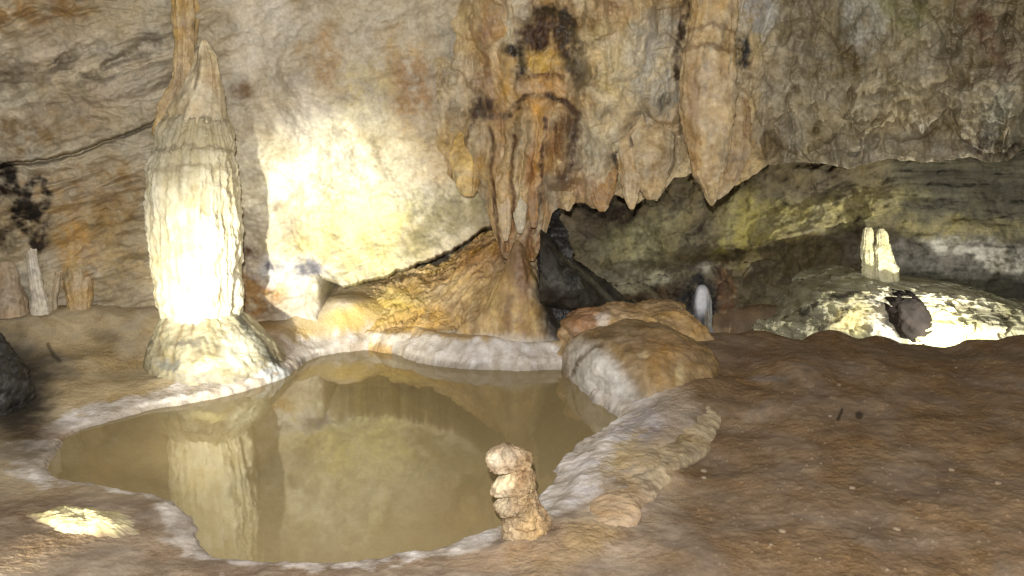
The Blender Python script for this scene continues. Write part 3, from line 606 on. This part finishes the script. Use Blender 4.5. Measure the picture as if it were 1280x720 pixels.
    C = paint(C, u, v, WU, WV, [
        ('e', 420, 400, 70, 16, -10, (176, 148, 86), .8, .5, 16), ('e', 385, 412, 24, 10, -20, (170, 140, 88), .7, .5, 12), ('e', 330, 420, 30, 40, 0, (128, 92, 56), .6, .6, 16),
        ('e', 20, 575, 60, 22, 0, (150, 132, 112), .7, .5, 24), ('e', 60, 540, 60, 12, 0, (136, 102, 68), .6, .6, 16), ('l', [(60, 430), (66, 444), (74, 452)], 4, (70, 58, 44), .7, 6), ('e', 130, 420, 20, 9, 20, (112, 96, 74), .6, .6, 12),
        ('e', 22, 492, 56, 70, 0, (40, 36, 33), .95, .6, 34),  # soft black shadow at the left edge, painted on the floor
        ('e', 40, 690, 90, 26, 0, (128, 102, 78), .5, .6, 24), ('e', 620, 700, 60, 16, -10, (158, 124, 92), .7, .5, 16), ('e', 745, 655, 40, 24, -40, (164, 136, 98), .6, .6, 20),
        ('e', 480, 395, 70, 20, -4, (180, 148, 78), .85, .5, 16), ('e', 590, 412, 120, 9, 2, (170, 128, 70), .7, .6, 10), ('e', 846, 508, 26, 26, 0, (156, 138, 120), .85, .5, 12), ('e', 830, 570, 50, 20, -45, (156, 132, 100), .75, .6, 16), ('e', 720, 680, 60, 18, -35, (150, 122, 88), .7, .6, 20),
        ('e', 958, 475, 24, 4, 4, (120, 112, 106), .6, .5, 5), ('l', [(1052, 512), (1048, 524)], 3, (34, 26, 20), .8, 2), ('e', 1074, 519, 5, 5, 0, (36, 28, 22), .8, .5, 2)])
    return tag(mk('cave_floor', P, faces_grid(*X.shape), C, M_CLAY), kind='structure')
floor()
# water
mw = bpy.data.materials.new('pool_water'); mw.use_nodes = True; nt = mw.node_tree; N = nt.nodes; L = nt.links
N.remove(N['Principled BSDF'])
gl = N.new('ShaderNodeBsdfGlossy'); gl.inputs['Roughness'].default_value = 0.025; gl.inputs['Color'].default_value = (.95, .95, .9, 1)
tr = N.new('ShaderNodeBsdfTransparent'); tr.inputs['Color'].default_value = (.86, .83, .70, 1)
df = N.new('ShaderNodeBsdfDiffuse'); df.inputs['Color'].default_value = (*lin((184, 164, 120)), 1)
m1 = N.new('ShaderNodeMixShader'); m1.inputs[0].default_value = 0.46
L.new(tr.outputs[0], m1.inputs[1]); L.new(df.outputs[0], m1.inputs[2])
fr = N.new('ShaderNodeFresnel'); fr.inputs['IOR'].default_value = 1.5
m2 = N.new('ShaderNodeMixShader'); L.new(fr.outputs[0], m2.inputs[0]); L.new(m1.outputs[0], m2.inputs[1]); L.new(gl.outputs[0], m2.inputs[2])
tc = N.new('ShaderNodeTexCoord'); nz = N.new('ShaderNodeTexNoise'); nz.inputs['Scale'].default_value = 5; nz.inputs['Detail'].default_value = 3
L.new(tc.outputs['Object'], nz.inputs['Vector'])
bp = N.new('ShaderNodeBump'); bp.inputs['Strength'].default_value = 0.03; bp.inputs['Distance'].default_value = 0.02; L.new(nz.outputs['Fac'], bp.inputs['Height'])
L.new(bp.outputs['Normal'], gl.inputs['Normal']); L.new(bp.outputs['Normal'], fr.inputs['Normal'])
L.new(m2.outputs[0], N['Material Output'].inputs['Surface'])
cen = POOL.mean(0); ring = cen + (POOL - cen) * 1.06; nr = len(ring)
rows_ = [np.concatenate([cen + (ring - cen) * t, np.zeros((nr, 1))], 1) for t in np.linspace(0.001, 1, 12)]
w = mk('pool_water', np.array(rows_), faces_grid(12, nr, True), lin((120, 100, 60)), mw); tag(w, kind='structure')

# ------------------------------------------------------------------ ochre flowstone mound under the curtain
def relief(name, us, vs, Yf, Cf, mat, label, cat, group=None, sink=0.5):
    U, V = np.meshgrid(us, vs); Y = Yf(U, V); P = at_y(U, V, Y)
    C = Cf(U, V, P)
    o = mk(name, P, faces_grid(*U.shape), C, mat, origin=ground_under(P))
    return tag(o, label, cat, group)
def mound():
    xs = np.linspace(-1.25, 0.62, 480); ys = np.linspace(4.75, 6.1, 330)
    X, Yg = np.meshgrid(xs, ys); B = np.stack([X, Yg, X * 0], -1)
    n0 = fbm(B, 4, 4, 91); nf = fbm(B, 16, 4, 92)
    top = np.interp(X, [-1.25, -1.1, -.9, -.7, -.5, -.35, -.22, -.1, 0.05, .18, .30, .45, .62], [.0, .22, .30, .345, .39, .47, .58, .66, .68, .62, .48, .28, .0])
    f0 = np.interp(X, [-1.25, -1.05, -.8, -.5, 0, .3, .62], [5.36, 5.28, 5.14, 5.02, 4.93, 4.92, 5.0]) + .05 * n0
    t = np.clip((Yg - f0) / np.interp(X, [-1.2, -.6, 0, .5], [.40, .62, .66, .6]), 0, 1)
    prof = 0.40 * np.clip(t / 0.16, 0, 1) ** 0.6 + 0.60 * sstep(0.05, 1.0, t) ** .9
    w1, w2 = worley(X * 9 + n0, Yg * 7 + nf, 3)
    Z = -0.08 + (top + .08) * np.minimum(prof, 1.0) + t.clip(0, .3) / .3 * (0.06 * n0 + 0.03 * nf + 0.04 * np.sqrt(np.clip(1 - (w1 / .8) ** 2, 0, 1)) - .03 + .012 * fbm(B, 50, 3, 95)) * sstep(.0, .25, top)
    Z = Z + .34 * np.exp(-((X - .04) / .13) ** 2 - ((Yg - 5.10) / .13) ** 2) * (1 + .4 * n0)
    P = np.stack([X, Yg, Z], -1)
    P[..., 0] += 0.02 * fbm(P, 9, 3, 96); P[..., 1] += 0.03 * fbm(P, 9, 3, 97)
    u, v = proj(P)
    C = mixc(np.broadcast_to(lin((136, 98, 50)), P.shape), lin((188, 152, 92)), np.clip(.5 + n0 + nf, 0, 1))
    C = mixc(C, lin((104, 66, 32)), .6 * sstep(.1, .5, fbm(P, 8, 4, 98)))
    wu, wv = n0 + nf * .6, fbm(P, 8, 4, 99)
    C = paint(C, u, v, wu, wv, [('e', 470, 385, 60, 22, -8, (186, 158, 84), .8, .5, 16), ('e', 540, 400, 70, 16, 0, (172, 130, 66), .6, .6, 16), ('e', 600, 320, 30, 30, 0, (146, 98, 46), .7, .5, 14),
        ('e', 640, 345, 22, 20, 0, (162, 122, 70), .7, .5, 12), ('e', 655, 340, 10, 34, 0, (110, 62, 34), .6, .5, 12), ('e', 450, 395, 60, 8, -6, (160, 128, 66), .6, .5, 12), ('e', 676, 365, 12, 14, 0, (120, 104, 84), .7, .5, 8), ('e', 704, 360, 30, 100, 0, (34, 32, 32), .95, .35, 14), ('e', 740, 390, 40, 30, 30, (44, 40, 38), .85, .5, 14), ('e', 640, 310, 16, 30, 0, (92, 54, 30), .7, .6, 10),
        ('e', 540, 425, 150, 8, 1, (186, 176, 166), .8, .5, 10)])
    tag(mk('flowstone_mound', P, faces_grid(*X.shape), C, M_FLOW, origin=(-.2, 5.2, .1)), 'ochre lumpy flowstone mound rising from the far pool bank below the curtain', 'flowstone')
mound()

# ------------------------------------------------------------------ black leaning slab and buttress right of the mound
def slab():
    P, T, (fl, dome, n, n2) = column([(256, 676, 694), (278, 672, 700), (305, 671, 712), (340, 674, 722), (375, 678, 724), (405, 678, 718), (440, 676, 716)], 5.12, 0.8, 150, 110, 0.05, .6, 110, 0, 7, .3, .4)
    C = mixc(np.broadcast_to(lin((30, 28, 27)), P.shape), lin((62, 58, 56)), np.clip(.4 + n + n2, 0, 1))
    u, v = proj(P); C = paint(C, u, v, n, n2, [('e', 696, 425, 30, 14, 0, (150, 146, 150), .7, .5, 12)])
    Pc = cap_ends(P)
    tag(mk('rock_buttress', Pc, col_faces(*Pc.shape[:2]), ext(C), M_DARK, origin=ground_under(P)), 'black upright rock buttress between the ochre mound and the sloping dark slab', 'rock')
    # sloping ridge
    pa = at_y(690, 300, 5.15); pb = at_y(808, 396, 5.5)
    nu, nv = 160, 80
    A, Bt = np.meshgrid(np.linspace(-0.1, 1.0, nu), np.linspace(0, 2 * np.pi, nv, endpoint=False))
    c = pa + (pb - pa) * A[..., None]
    half = 0.20 * (1 - A) + 0.05; hz = 0.16 * (1 - A * .8) + 0.03
    P = c + np.stack([0 * A, 0.32 * np.cos(Bt) * (1 - A * .4), hz * np.sin(Bt) - hz], -1)
    P += 0.06 * np.stack([fbm(P, 4, 4, 120), fbm(P, 4, 4, 121), fbm(P, 5, 4, 122)], -1) + .015 * fbm(P, 22, 3, 123)[..., None]
    n = fbm(P, 10, 4, 124)
    C = mixc(np.broadcast_to(lin((26, 24, 22)), P.shape), lin((64, 58, 48)), np.clip(.35 + n, 0, 1))
    u, v = proj(P); C = paint(C, u, v, n, n, [('l', [(700, 318), (740, 352), (778, 390)], 5, (92, 86, 70), .7, 4)])
    Pt = cap_ends(np.swapaxes(P, 0, 1)); Ct = ext(np.swapaxes(C, 0, 1))
    tag(mk('rock_slab', Pt, col_faces(*Pt.shape[:2]), Ct, M_DARK, origin=ground_under(P)), 'dark slab of rock sloping down to the right behind the brown boulder', 'rock')
slab()

# ------------------------------------------------------------------ brown domed boulder at the pool's right corner
def boulder():
    c = np.array([at_y(798, 470, 4.60)[0], 4.60, 0.04])
    P = lump(c, (.365, .54, .262), 130, 0.09, 1.5, 150, 240, 2.4, .32)
    u, v = proj(P); n = fbm(P, 5, 4, 131); nf = fbm(P, 18, 4, 132)
    P += (nf * .007 + .016 * n)[..., None]; P[..., 2] += .008 * ridged(P, 3, 4, 133)
    C = mixc(np.broadcast_to(lin((112, 82, 46)), P.shape), lin((150, 118, 74)), np.clip(.5 + n + nf * .6, 0, 1))
    C = paint(C, u, v, n + nf * .5, nf + n * .3, [('e', 752, 482, 32, 60, -38, (190, 184, 178), .92, .35, 12), ('e', 800, 520, 34, 22, 20, (164, 156, 152), .8, .5, 16), ('e', 830, 440, 30, 20, 0, (140, 100, 56), .6, .6, 16),
        ('l', [(716, 470), (722, 452), (736, 440), (752, 432)], 4, (84, 62, 32), .8, 4), ('e', 804, 445, 8, 3, 0, (190, 160, 110), .8, .5, 3), ('e', 850, 470, 5, 16, 0, (170, 150, 110), .6, .5, 4), ('e', 830, 505, 36, 10, 20, (132, 108, 74), .6, .5, 12)])
    C = mixc(C, lin((150, 132, 106)), .85 * sstep(488, 520, v + 14 * n))
    tag(mk('boulder', P, col_faces(*P.shape[:2]), C, M_FLOW, origin=(c[0], c[1], 0)), 'smooth brown domed boulder with a white calcite flank facing the pool', 'boulder', 'boulders around the pool corner')
    c = np.array([at_y(792, 410, 4.98)[0], 4.98, .16])
    P = lump(c, (.43, .30, .18), 135, .18, 2.2, 110, 200, 2.5)
    u, v = proj(P); n = fbm(P, 6, 4, 136); nf = fbm(P, 20, 4, 137); P += (nf * .01)[..., None]
    C = mixc(np.broadcast_to(lin((138, 100, 54)), P.shape), lin((172, 134, 82)), np.clip(.5 + n + nf * .6, 0, 1))
    C = paint(C, u, v, n, nf, [('e', 726, 396, 26, 24, 0, (150, 90, 36), .8, .5, 8), ('e', 754, 398, 9, 8, 0, (206, 190, 176), .85, .5, 5), ('l', [(780, 408), (820, 402), (850, 408), (866, 414)], 4, (120, 88, 52), .6, 4), ('e', 800, 398, 40, 8, 0, (176, 136, 80), .6, .6, 8)])
    tag(mk('boulder', P, col_faces(*P.shape[:2]), C, M_FLOW, origin=(c[0], c[1], 0.05)), 'low orange tan boulder with a pale spot, behind the domed brown one', 'boulder', 'boulders around the pool corner')
boulder()

# ------------------------------------------------------------------ rimstone ridge on the near right bank
def ridge():
    px = [(868, 500, .105), (878, 512, .105), (868, 540, .095), (842, 566, .09), (812, 592, .085), (792, 606, .085), (778, 624, .095), (764, 644, .085), (742, 664, .065), (722, 676, .03)]
    pts = np.array([at_z(a, b, z) for a, b, z in px]); pts = catmull(pts, 24)
    n = len(pts); m = 60; k = np.linspace(0, 1, n)
    tan = np.gradient(pts, axis=0); tan[:, 2] = 0; tan /= np.linalg.norm(tan, axis=1)[:, None]
    side = np.stack([tan[:, 1], -tan[:, 0], tan[:, 0] * 0], -1)
    rw = np.interp(k, [0, .06, .2, .4, .55, .8, 1], [.03, .07, .085, .08, .085, .085, .05]); rh = rw * .30 + .012
    th = np.linspace(0, 2 * np.pi, m, endpoint=False)
    P = pts[:, None] + side[:, None] * (rw[:, None] * np.cos(th))[..., None] + np.array([0, 0, 1.]) * (rh[:, None] * np.sin(th) - .02)[..., None]
    nn = fbm(P, 9, 4, 140); nf = fbm(P, 30, 4, 141)
    P = P + side[:, None] * (.05 * fbm(P, 4, 3, 144) + .012 * nn)[..., None] + np.array([0, 0, 1.]) * (.015 * fbm(P, 4, 4, 143) + .006 * nf)[..., None] + .003 * nf[..., None]
    C = mixc(np.broadcast_to(lin((126, 104, 76)), P.shape), lin((176, 152, 118)), np.clip(.5 + nn + nf, 0, 1))
    C = mixc(C, lin((170, 130, 96)), (.5 * sstep(.45, .7, k))[:, None] * np.ones(m))
    P = cap_ends(P)
    tag(mk('rimstone_ridge', P, col_faces(*P.shape[:2]), ext(C), M_CLAY, origin=ground_under(P)), 'raised tan rimstone ridge curving along the near right bank of the pool', 'rimstone')
ridge()

# ------------------------------------------------------------------ knobbly small stalagmite in front
def knob():
    rows = [(557, 628, 640), (561, 618, 648), (566, 612, 655), (573, 610, 661), (579, 611, 664), (582, 616, 663), (585, 632, 662), (588, 634, 662), (592, 626, 664), (599, 619, 667), (606, 616, 668), (610, 618, 667), (613, 630, 665), (616, 631, 665), (620, 624, 667), (628, 620, 670), (634, 622, 673), (638, 630, 675), (642, 631, 678), (648, 629, 683), (656, 630, 686), (665, 631, 688), (673, 633, 687), (680, 638, 685), (686, 642, 679), (692, 646, 674)]
    rows = np.array(catmull(rows, 10)); k = np.linspace(0, len(rows) - 1, 280); ix = np.arange(len(rows))
    v_, ul, ur = (np.interp(k, ix, rows[:, a]) for a in range(3))
    sm = lambda a: np.convolve(np.pad(a, 30, mode='edge'), np.ones(61) / 61, 'valid')
    A = at_y(ul, v_, 2.76); Bq = at_y(ur, v_, 2.76); ax = (sm(A[:, 0]) * .45 + sm(Bq[:, 0]) * .55); z = A[:, 2]
    lo = np.maximum(ax - A[:, 0], .004); hi = np.maximum(Bq[:, 0] - ax, .004); av = np.minimum(sm((lo + hi) / 2), 2.2 * (lo + hi) / 2)
    th = np.linspace(0, 2 * np.pi, 220, endpoint=False); T, Z = np.meshgrid(th, z)
    wl = np.clip(-np.cos(T), 0, 1) ** .8; wr = np.clip(np.cos(T), 0, 1) ** .8; wm = 1 - np.maximum(wl, wr)
    rr = lo[:, None] * wl + hi[:, None] * wr + av[:, None] * wm
    P = np.stack([ax[:, None] + rr * np.cos(T), 2.76 + .85 * rr * np.sin(T), Z + 0.22 * rr * np.cos(T) * sstep(0, 40, np.arange(280))[:, None]], -1)
    w1, w2 = worley(T * 2.2, Z * 34 + T, 5); n = fbm(P, 9, 4, 155)
    P[..., :2] += (np.stack([np.cos(T), np.sin(T)], -1) * ((np.sqrt(np.clip(1 - (w1 / .85) ** 2, 0, 1)) - .55) * .016 * np.minimum(1, rr / .03))[..., None])
    u, v = proj(P); nf = fbm(P, 40, 4, 151); nb = fbm(P, 15, 3, 152)
    cen = P.mean(1, keepdims=True); D = P - cen; D /= np.linalg.norm(D, axis=-1, keepdims=True) + 1e-6
    P = P + D * (.012 * nb + .008 * nf + .004 * fbm(P, 90, 2, 157))[..., None]
    C = mixc(np.broadcast_to(lin((128, 92, 54)), P.shape), lin((176, 144, 102)), np.clip(.5 + nb + nf * .9, 0, 1))
    C = mixc(C, lin((74, 50, 28)), .6 * sstep(.15, .5, nf + n * .4))
    C = paint(C, u, v, nb, nf, [('e', 620, 574, 9, 8, 0, (206, 186, 152), .8, .5, 4), ('e', 632, 602, 13, 10, 0, (206, 180, 134), .8, .5, 5), ('e', 628, 630, 8, 14, 0, (190, 168, 130), .7, .5, 5), ('e', 640, 566, 20, 6, 0, (170, 142, 108), .6, .6, 4),
        ('e', 664, 664, 14, 18, 0, (190, 148, 92), .7, .6, 6), ('e', 660, 683, 24, 6, 0, (96, 68, 42), .7, .5, 5), ('e', 652, 600, 10, 12, 0, (136, 96, 56), .6, .6, 5)])
    Pc = cap_ends(P)
    tag(mk('knobbly_stalagmite', Pc, col_faces(*Pc.shape[:2]), ext(C), M_GRIT, origin=ground_under(P)), 'small knobbly ochre stalagmite leaning left on the near pool bank', 'stalagmite')
knob()

CHIPS = []
# ------------------------------------------------------------------ far right: niche stalagmite, pale ledge, two cream stalagmites, stones
stalactite([(356, 874, 881), (361, 869, 885), (374, 865, 888), (385, 864, 889), (395, 864, 890), (404, 863, 890), (415, 862, 891), (445, 861, 892)], 5.15, (40, 40, 44), (84, 86, 92), 'small dark grey stalagmite with pale bluish tip in a dark niche behind the clay', 160, .8, .008, (60, 60, 66), 'stalagmite', None, cat='stalagmite', mat=M_WHITE, tint=[('e', 877, 374, 7, 18, 0, (186, 188, 194), .9, .5, 3)])
def ledge():
    # cross-section swept along x: lumpy front face, flat top, back
    us = np.linspace(930, 1420, 620)
    zt = np.interp(us, [930, 985, 1010, 1050, 1080, 1120, 1160, 1205, 1250, 1290, 1420], [410, 384, 362, 352, 349, 356, 362, 366, 374, 388, 400])
    yf = np.interp(us, [930, 1010, 1120, 1280, 1420], [6.25, 6.05, 6.0, 6.0, 5.8])
    top = at_y(us, zt, yf + .06)
    sec = [(-.12, None, -.25), (-.06, .0, 0), (-.02, .45, 0), (.0, .85, 0), (.03, .97, 0), (.09, 1.0, 0), (.3, 1.0, .01), (1.2, 1.0, .0)]
    rows = []
    for dy, fz, dz in sec:
        z = np.full(len(us), dz) if fz is None else top[:, 2] * fz + dz
        rows.append(np.stack([top[:, 0], yf + dy, z], -1))
    rows = np.array(rows); m = 200
    kk = np.interp(np.linspace(0, 1, m), [0, .12, .35, .6, .7, .76, .86, 1], range(8))
    P = np.stack([np.stack([np.interp(kk, range(8), rows[:, i, a]) for a in range(3)], -1) for i in range(len(us))], 1)
    n0 = fbm(P, 2.6, 4, 170); nf = fbm(P, 12, 4, 171); ly = ridged(P, 4.5, 4, 172, aniso=(.45, .6, 2.6))
    r = ridged(P, 2.0, 4, 173)
    P[..., 1] -= .16 * n0 + .10 * ly + .08 * r + .035 * nf + .008 * fbm(P, 30, 3, 175) + .16 * np.round(3.2 * (fbm(P, 2.4, 3, 176, .5, (1, 1, 2.4)))) / 3.2 + .05 * fbm(P, 5, 3, 177, .5, (.7, 1, 2.6)); P[..., 2] += .03 * n0 + .012 * nf
    u, v = proj(P)
    C = mixc(np.broadcast_to(lin((128, 124, 96)), P.shape), lin((176, 170, 142)), np.clip(.5 + n0 + nf * .7, 0, 1))
    C = mixc(C, lin((92, 84, 64)), .4 * sstep(.4, .8, ly))
    C = paint(C, u, v, n0 + nf, n0 + nf * .6, [('e', 1070, 395, 30, 14, -15, (176, 158, 92), .8, .5, 12), ('l', [(1000, 390), (1040, 372), (1075, 368), (1100, 378)], 4, (58, 50, 40), .8, 8), ('l', [(1175, 388), (1210, 386), (1260, 396)], 4, (74, 66, 50), .8, 8), ('l', [(1190, 404), (1230, 404), (1280, 412)], 3, (84, 76, 56), .7, 8), ('l', [(1020, 410), (1050, 398), (1060, 384)], 5, (54, 46, 36), .8, 8), ('e', 1190, 420, 50, 18, 10, (206, 200, 120), .7, .5, 14), ('e', 1180, 372, 60, 10, 5, (190, 184, 160), .7, .5, 10), ('e', 1110, 400, 30, 24, 30, (176, 172, 164), .7, .5, 14)])  # includes the hidden lamp's bright spot, painted yellow at the ledge base
    tag(mk('rock_ledge', P, faces_grid(*P.shape[:2]), C, M_WALL, origin=(2.9, 6.2, 0)), 'pale layered rock ledge lit brightly behind the clay rise at right', 'rock')
ledge()
c = np.array(at_y(1138, 398, 5.90)); P = lump(c, (.14, .13, .21), 210, .12, 1.5, 100, 120, 2.4)  # shadow blob on the ledge, built as a near-black lump
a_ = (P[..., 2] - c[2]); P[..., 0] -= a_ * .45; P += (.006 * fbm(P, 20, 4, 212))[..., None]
tag(mk('boulder', P, col_faces(*P.shape[:2]), mixc(np.broadcast_to(lin((26, 21, 20)), P.shape), lin((40, 33, 30)), np.clip(.5 + fbm(P, 9, 4, 213), 0, 1)), M_CLAY, origin=ground_under(P)), 'dark brown upright lump standing in for the shadow cast on the bright pale ledge', 'boulder')
G2 = 'cream stalagmites on the far ledge'
stalactite([(284, 1082, 1089), (290, 1079, 1091), (305, 1078, 1092), (325, 1078, 1093), (342, 1079, 1094), (352, 1079, 1096)], 6.2, (196, 186, 134), (214, 206, 164), 'narrow cream stalagmite on the pale far ledge, left of the wider one', 180, .9, .03, (170, 156, 110), 'stalagmite', G2, cat='stalagmite', mat=M_WHITE)
stalactite([(286, 1099, 1105), (291, 1096, 1108), (300, 1094, 1112), (315, 1093, 1115), (330, 1092, 1119), (345, 1091, 1122), (356, 1090, 1124)], 6.17, (196, 186, 134), (214, 206, 164), 'wide tapering cream stalagmite on the pale far ledge, right of the narrow one', 181, .9, .034, (170, 156, 110), 'stalagmite', G2, cat='stalagmite', mat=M_WHITE)
rr = np.random.RandomState(5); chip = None
for k in range(18):
    u_, v_ = rr.uniform(880, 1260), rr.uniform(450, 705); q = at_z(u_, v_, .12)
    if chip is None:
        Pq = lump(np.zeros(3), (.011, .008, .006), 220, .35, 2.2, 14, 20, 3.0)
        chip = mk('stone_chip', Pq, col_faces(*Pq.shape[:2]), lin((132, 108, 84)), M_CLAY); o = chip
    else:
        o = chip.copy(); COL.objects.link(o)
    CHIPS.append((o, float(q[0]), float(q[1]))); sc = rr.uniform(.4, 1.15); o.scale = (sc, sc, sc); o.rotation_euler = (0, 0, rr.uniform(0, 6))
    tag(o, 'small pale stone chip lying on the brown clay floor', 'stone chip', 'stone chips scattered on the clay')
FC = FLOOR_P.reshape(-1, 3)
for o, x, y in CHIPS:
    k = np.argmin((FC[:, 0] - x) ** 2 + (FC[:, 1] - y) ** 2); o.location = (x, y, float(FC[k, 2]) + .003)
# pale calcite hump near lower left
def hump():
    c = np.array(at_z(106, 641, .09))
    RR_, TH = np.meshgrid(np.linspace(0.001, 1, 70), np.linspace(0, 2 * np.pi, 180, endpoint=False), indexing='ij')
    d = np.stack([np.cos(TH), np.sin(TH), TH * 0], -1)
    rad = 1 + .35 * fbm(d, 1.3, 4, 194) + .16 * fbm(d, 5, 3, 195)
    x = RR_ * rad * np.cos(TH) * .235; y = RR_ * rad * np.sin(TH) * .115
    x, y = x * math.cos(-.3) - y * math.sin(-.3), x * math.sin(-.3) + y * math.cos(-.3)
    P = np.stack([c[0] + x, c[1] + y, x * 0], -1)
    FC = FLOOR_P.reshape(-1, 3); FC = FC[(np.abs(FC[:, 0] - c[0]) < .6) & (np.abs(FC[:, 1] - c[1]) < .5)]
    px = P.reshape(-1, 3); zf = np.array([FC[np.argmin((FC[:, 0] - a[0]) ** 2 + (FC[:, 1] - a[1]) ** 2), 2] for a in px]).reshape(x.shape)
    nf = fbm(P, 22, 4, 191)
    h = .045 * (1 - RR_ ** 2.2) + .020 * fbm(P, 9, 4, 193) * (1 - RR_ * .5) + .006 * nf - .012
    P[..., 2] = zf + h; P[-1, :, 2] -= .03
    C = mixc(np.broadcast_to(lin((146, 126, 84)), P.shape), lin((186, 170, 118)), np.clip(.5 + nf, 0, 1))
    C = mixc(C, lin((140, 118, 94)), 1 - sstep(-.004, .014, h + .008 * nf))
    tag(mk('calcite_hump', P, col_faces(*P.shape[:2]), C, M_WHITE, origin=(c[0], c[1], .08)), 'low bright white calcite hump on the bank at lower left', 'calcite')
hump()
# rough dark lump added in place of the soft shadow at the left edge
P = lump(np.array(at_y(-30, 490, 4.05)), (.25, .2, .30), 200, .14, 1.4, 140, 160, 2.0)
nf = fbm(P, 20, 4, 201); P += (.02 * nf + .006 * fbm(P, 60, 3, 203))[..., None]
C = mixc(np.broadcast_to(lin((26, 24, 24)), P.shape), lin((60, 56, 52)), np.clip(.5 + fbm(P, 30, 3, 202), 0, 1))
tag(mk('shadow_lump', P, col_faces(*P.shape[:2]), C, M_DARK, origin=ground_under(P)), 'rough black lump standing in for the soft shadow at the left edge of the photo on the clay shelf', 'rock')

# ------------------------------------------------------------------ light
w = bpy.data.worlds.new('World'); scene.world = w; w.use_nodes = True
w.node_tree.nodes['Background'].inputs[0].default_value = (1.0, .96, .9, 1); w.node_tree.nodes['Background'].inputs[1].default_value = 0.40
def lamp(name, kind, loc, energy, color, size=.03, target=None, cone=60, blend=.5):
    l = bpy.data.lights.new(name, kind); l.energy = energy; l.color = color; l.shadow_soft_size = size
    o = bpy.data.objects.new(name, l); COL.objects.link(o); o.location = loc
    if kind == 'SPOT': l.spot_size = R(cone); l.spot_blend = blend
    if target is not None:
        from mathutils import Vector
        o.rotation_euler = (Vector(target) - Vector(loc)).to_track_quat('-Z', 'Y').to_euler()
    return o
lamp('camera_flash', 'POINT', (-0.05, -0.05, 1.74), 850, (1, .97, .91), .02)
lamp('pool_floodlight', 'SPOT', (-1.56, 1.90, .24), 1000, (1, .96, .79), .04, tuple(at_y(392, 338, 5.3)), 37, .95)
lamp('ledge_floodlight', 'POINT', tuple(at_y(1205, 430, 5.36) * np.array([1, 1, 0]) + np.array([0, 0, .0])), 78, (1, .98, .84), .02)

# ------------------------------------------------------------------ camera
cd = bpy.data.cameras.new('Camera'); cam = bpy.data.objects.new('Camera', cd); COL.objects.link(cam)
cam.location = (0, 0, CAMZ); cam.rotation_euler = (math.pi / 2 - PITCH, 0, 0)
cd.sensor_width = 36; cd.lens = F / 1280 * 36; cd.clip_end = 200; cd.clip_start = .02
scene.camera = cam
scene.view_settings.view_transform = 'Standard'; scene.view_settings.look = 'None'; scene.view_settings.exposure = 0; scene.view_settings.gamma = 1
scene.cycles.max_bounces = 6
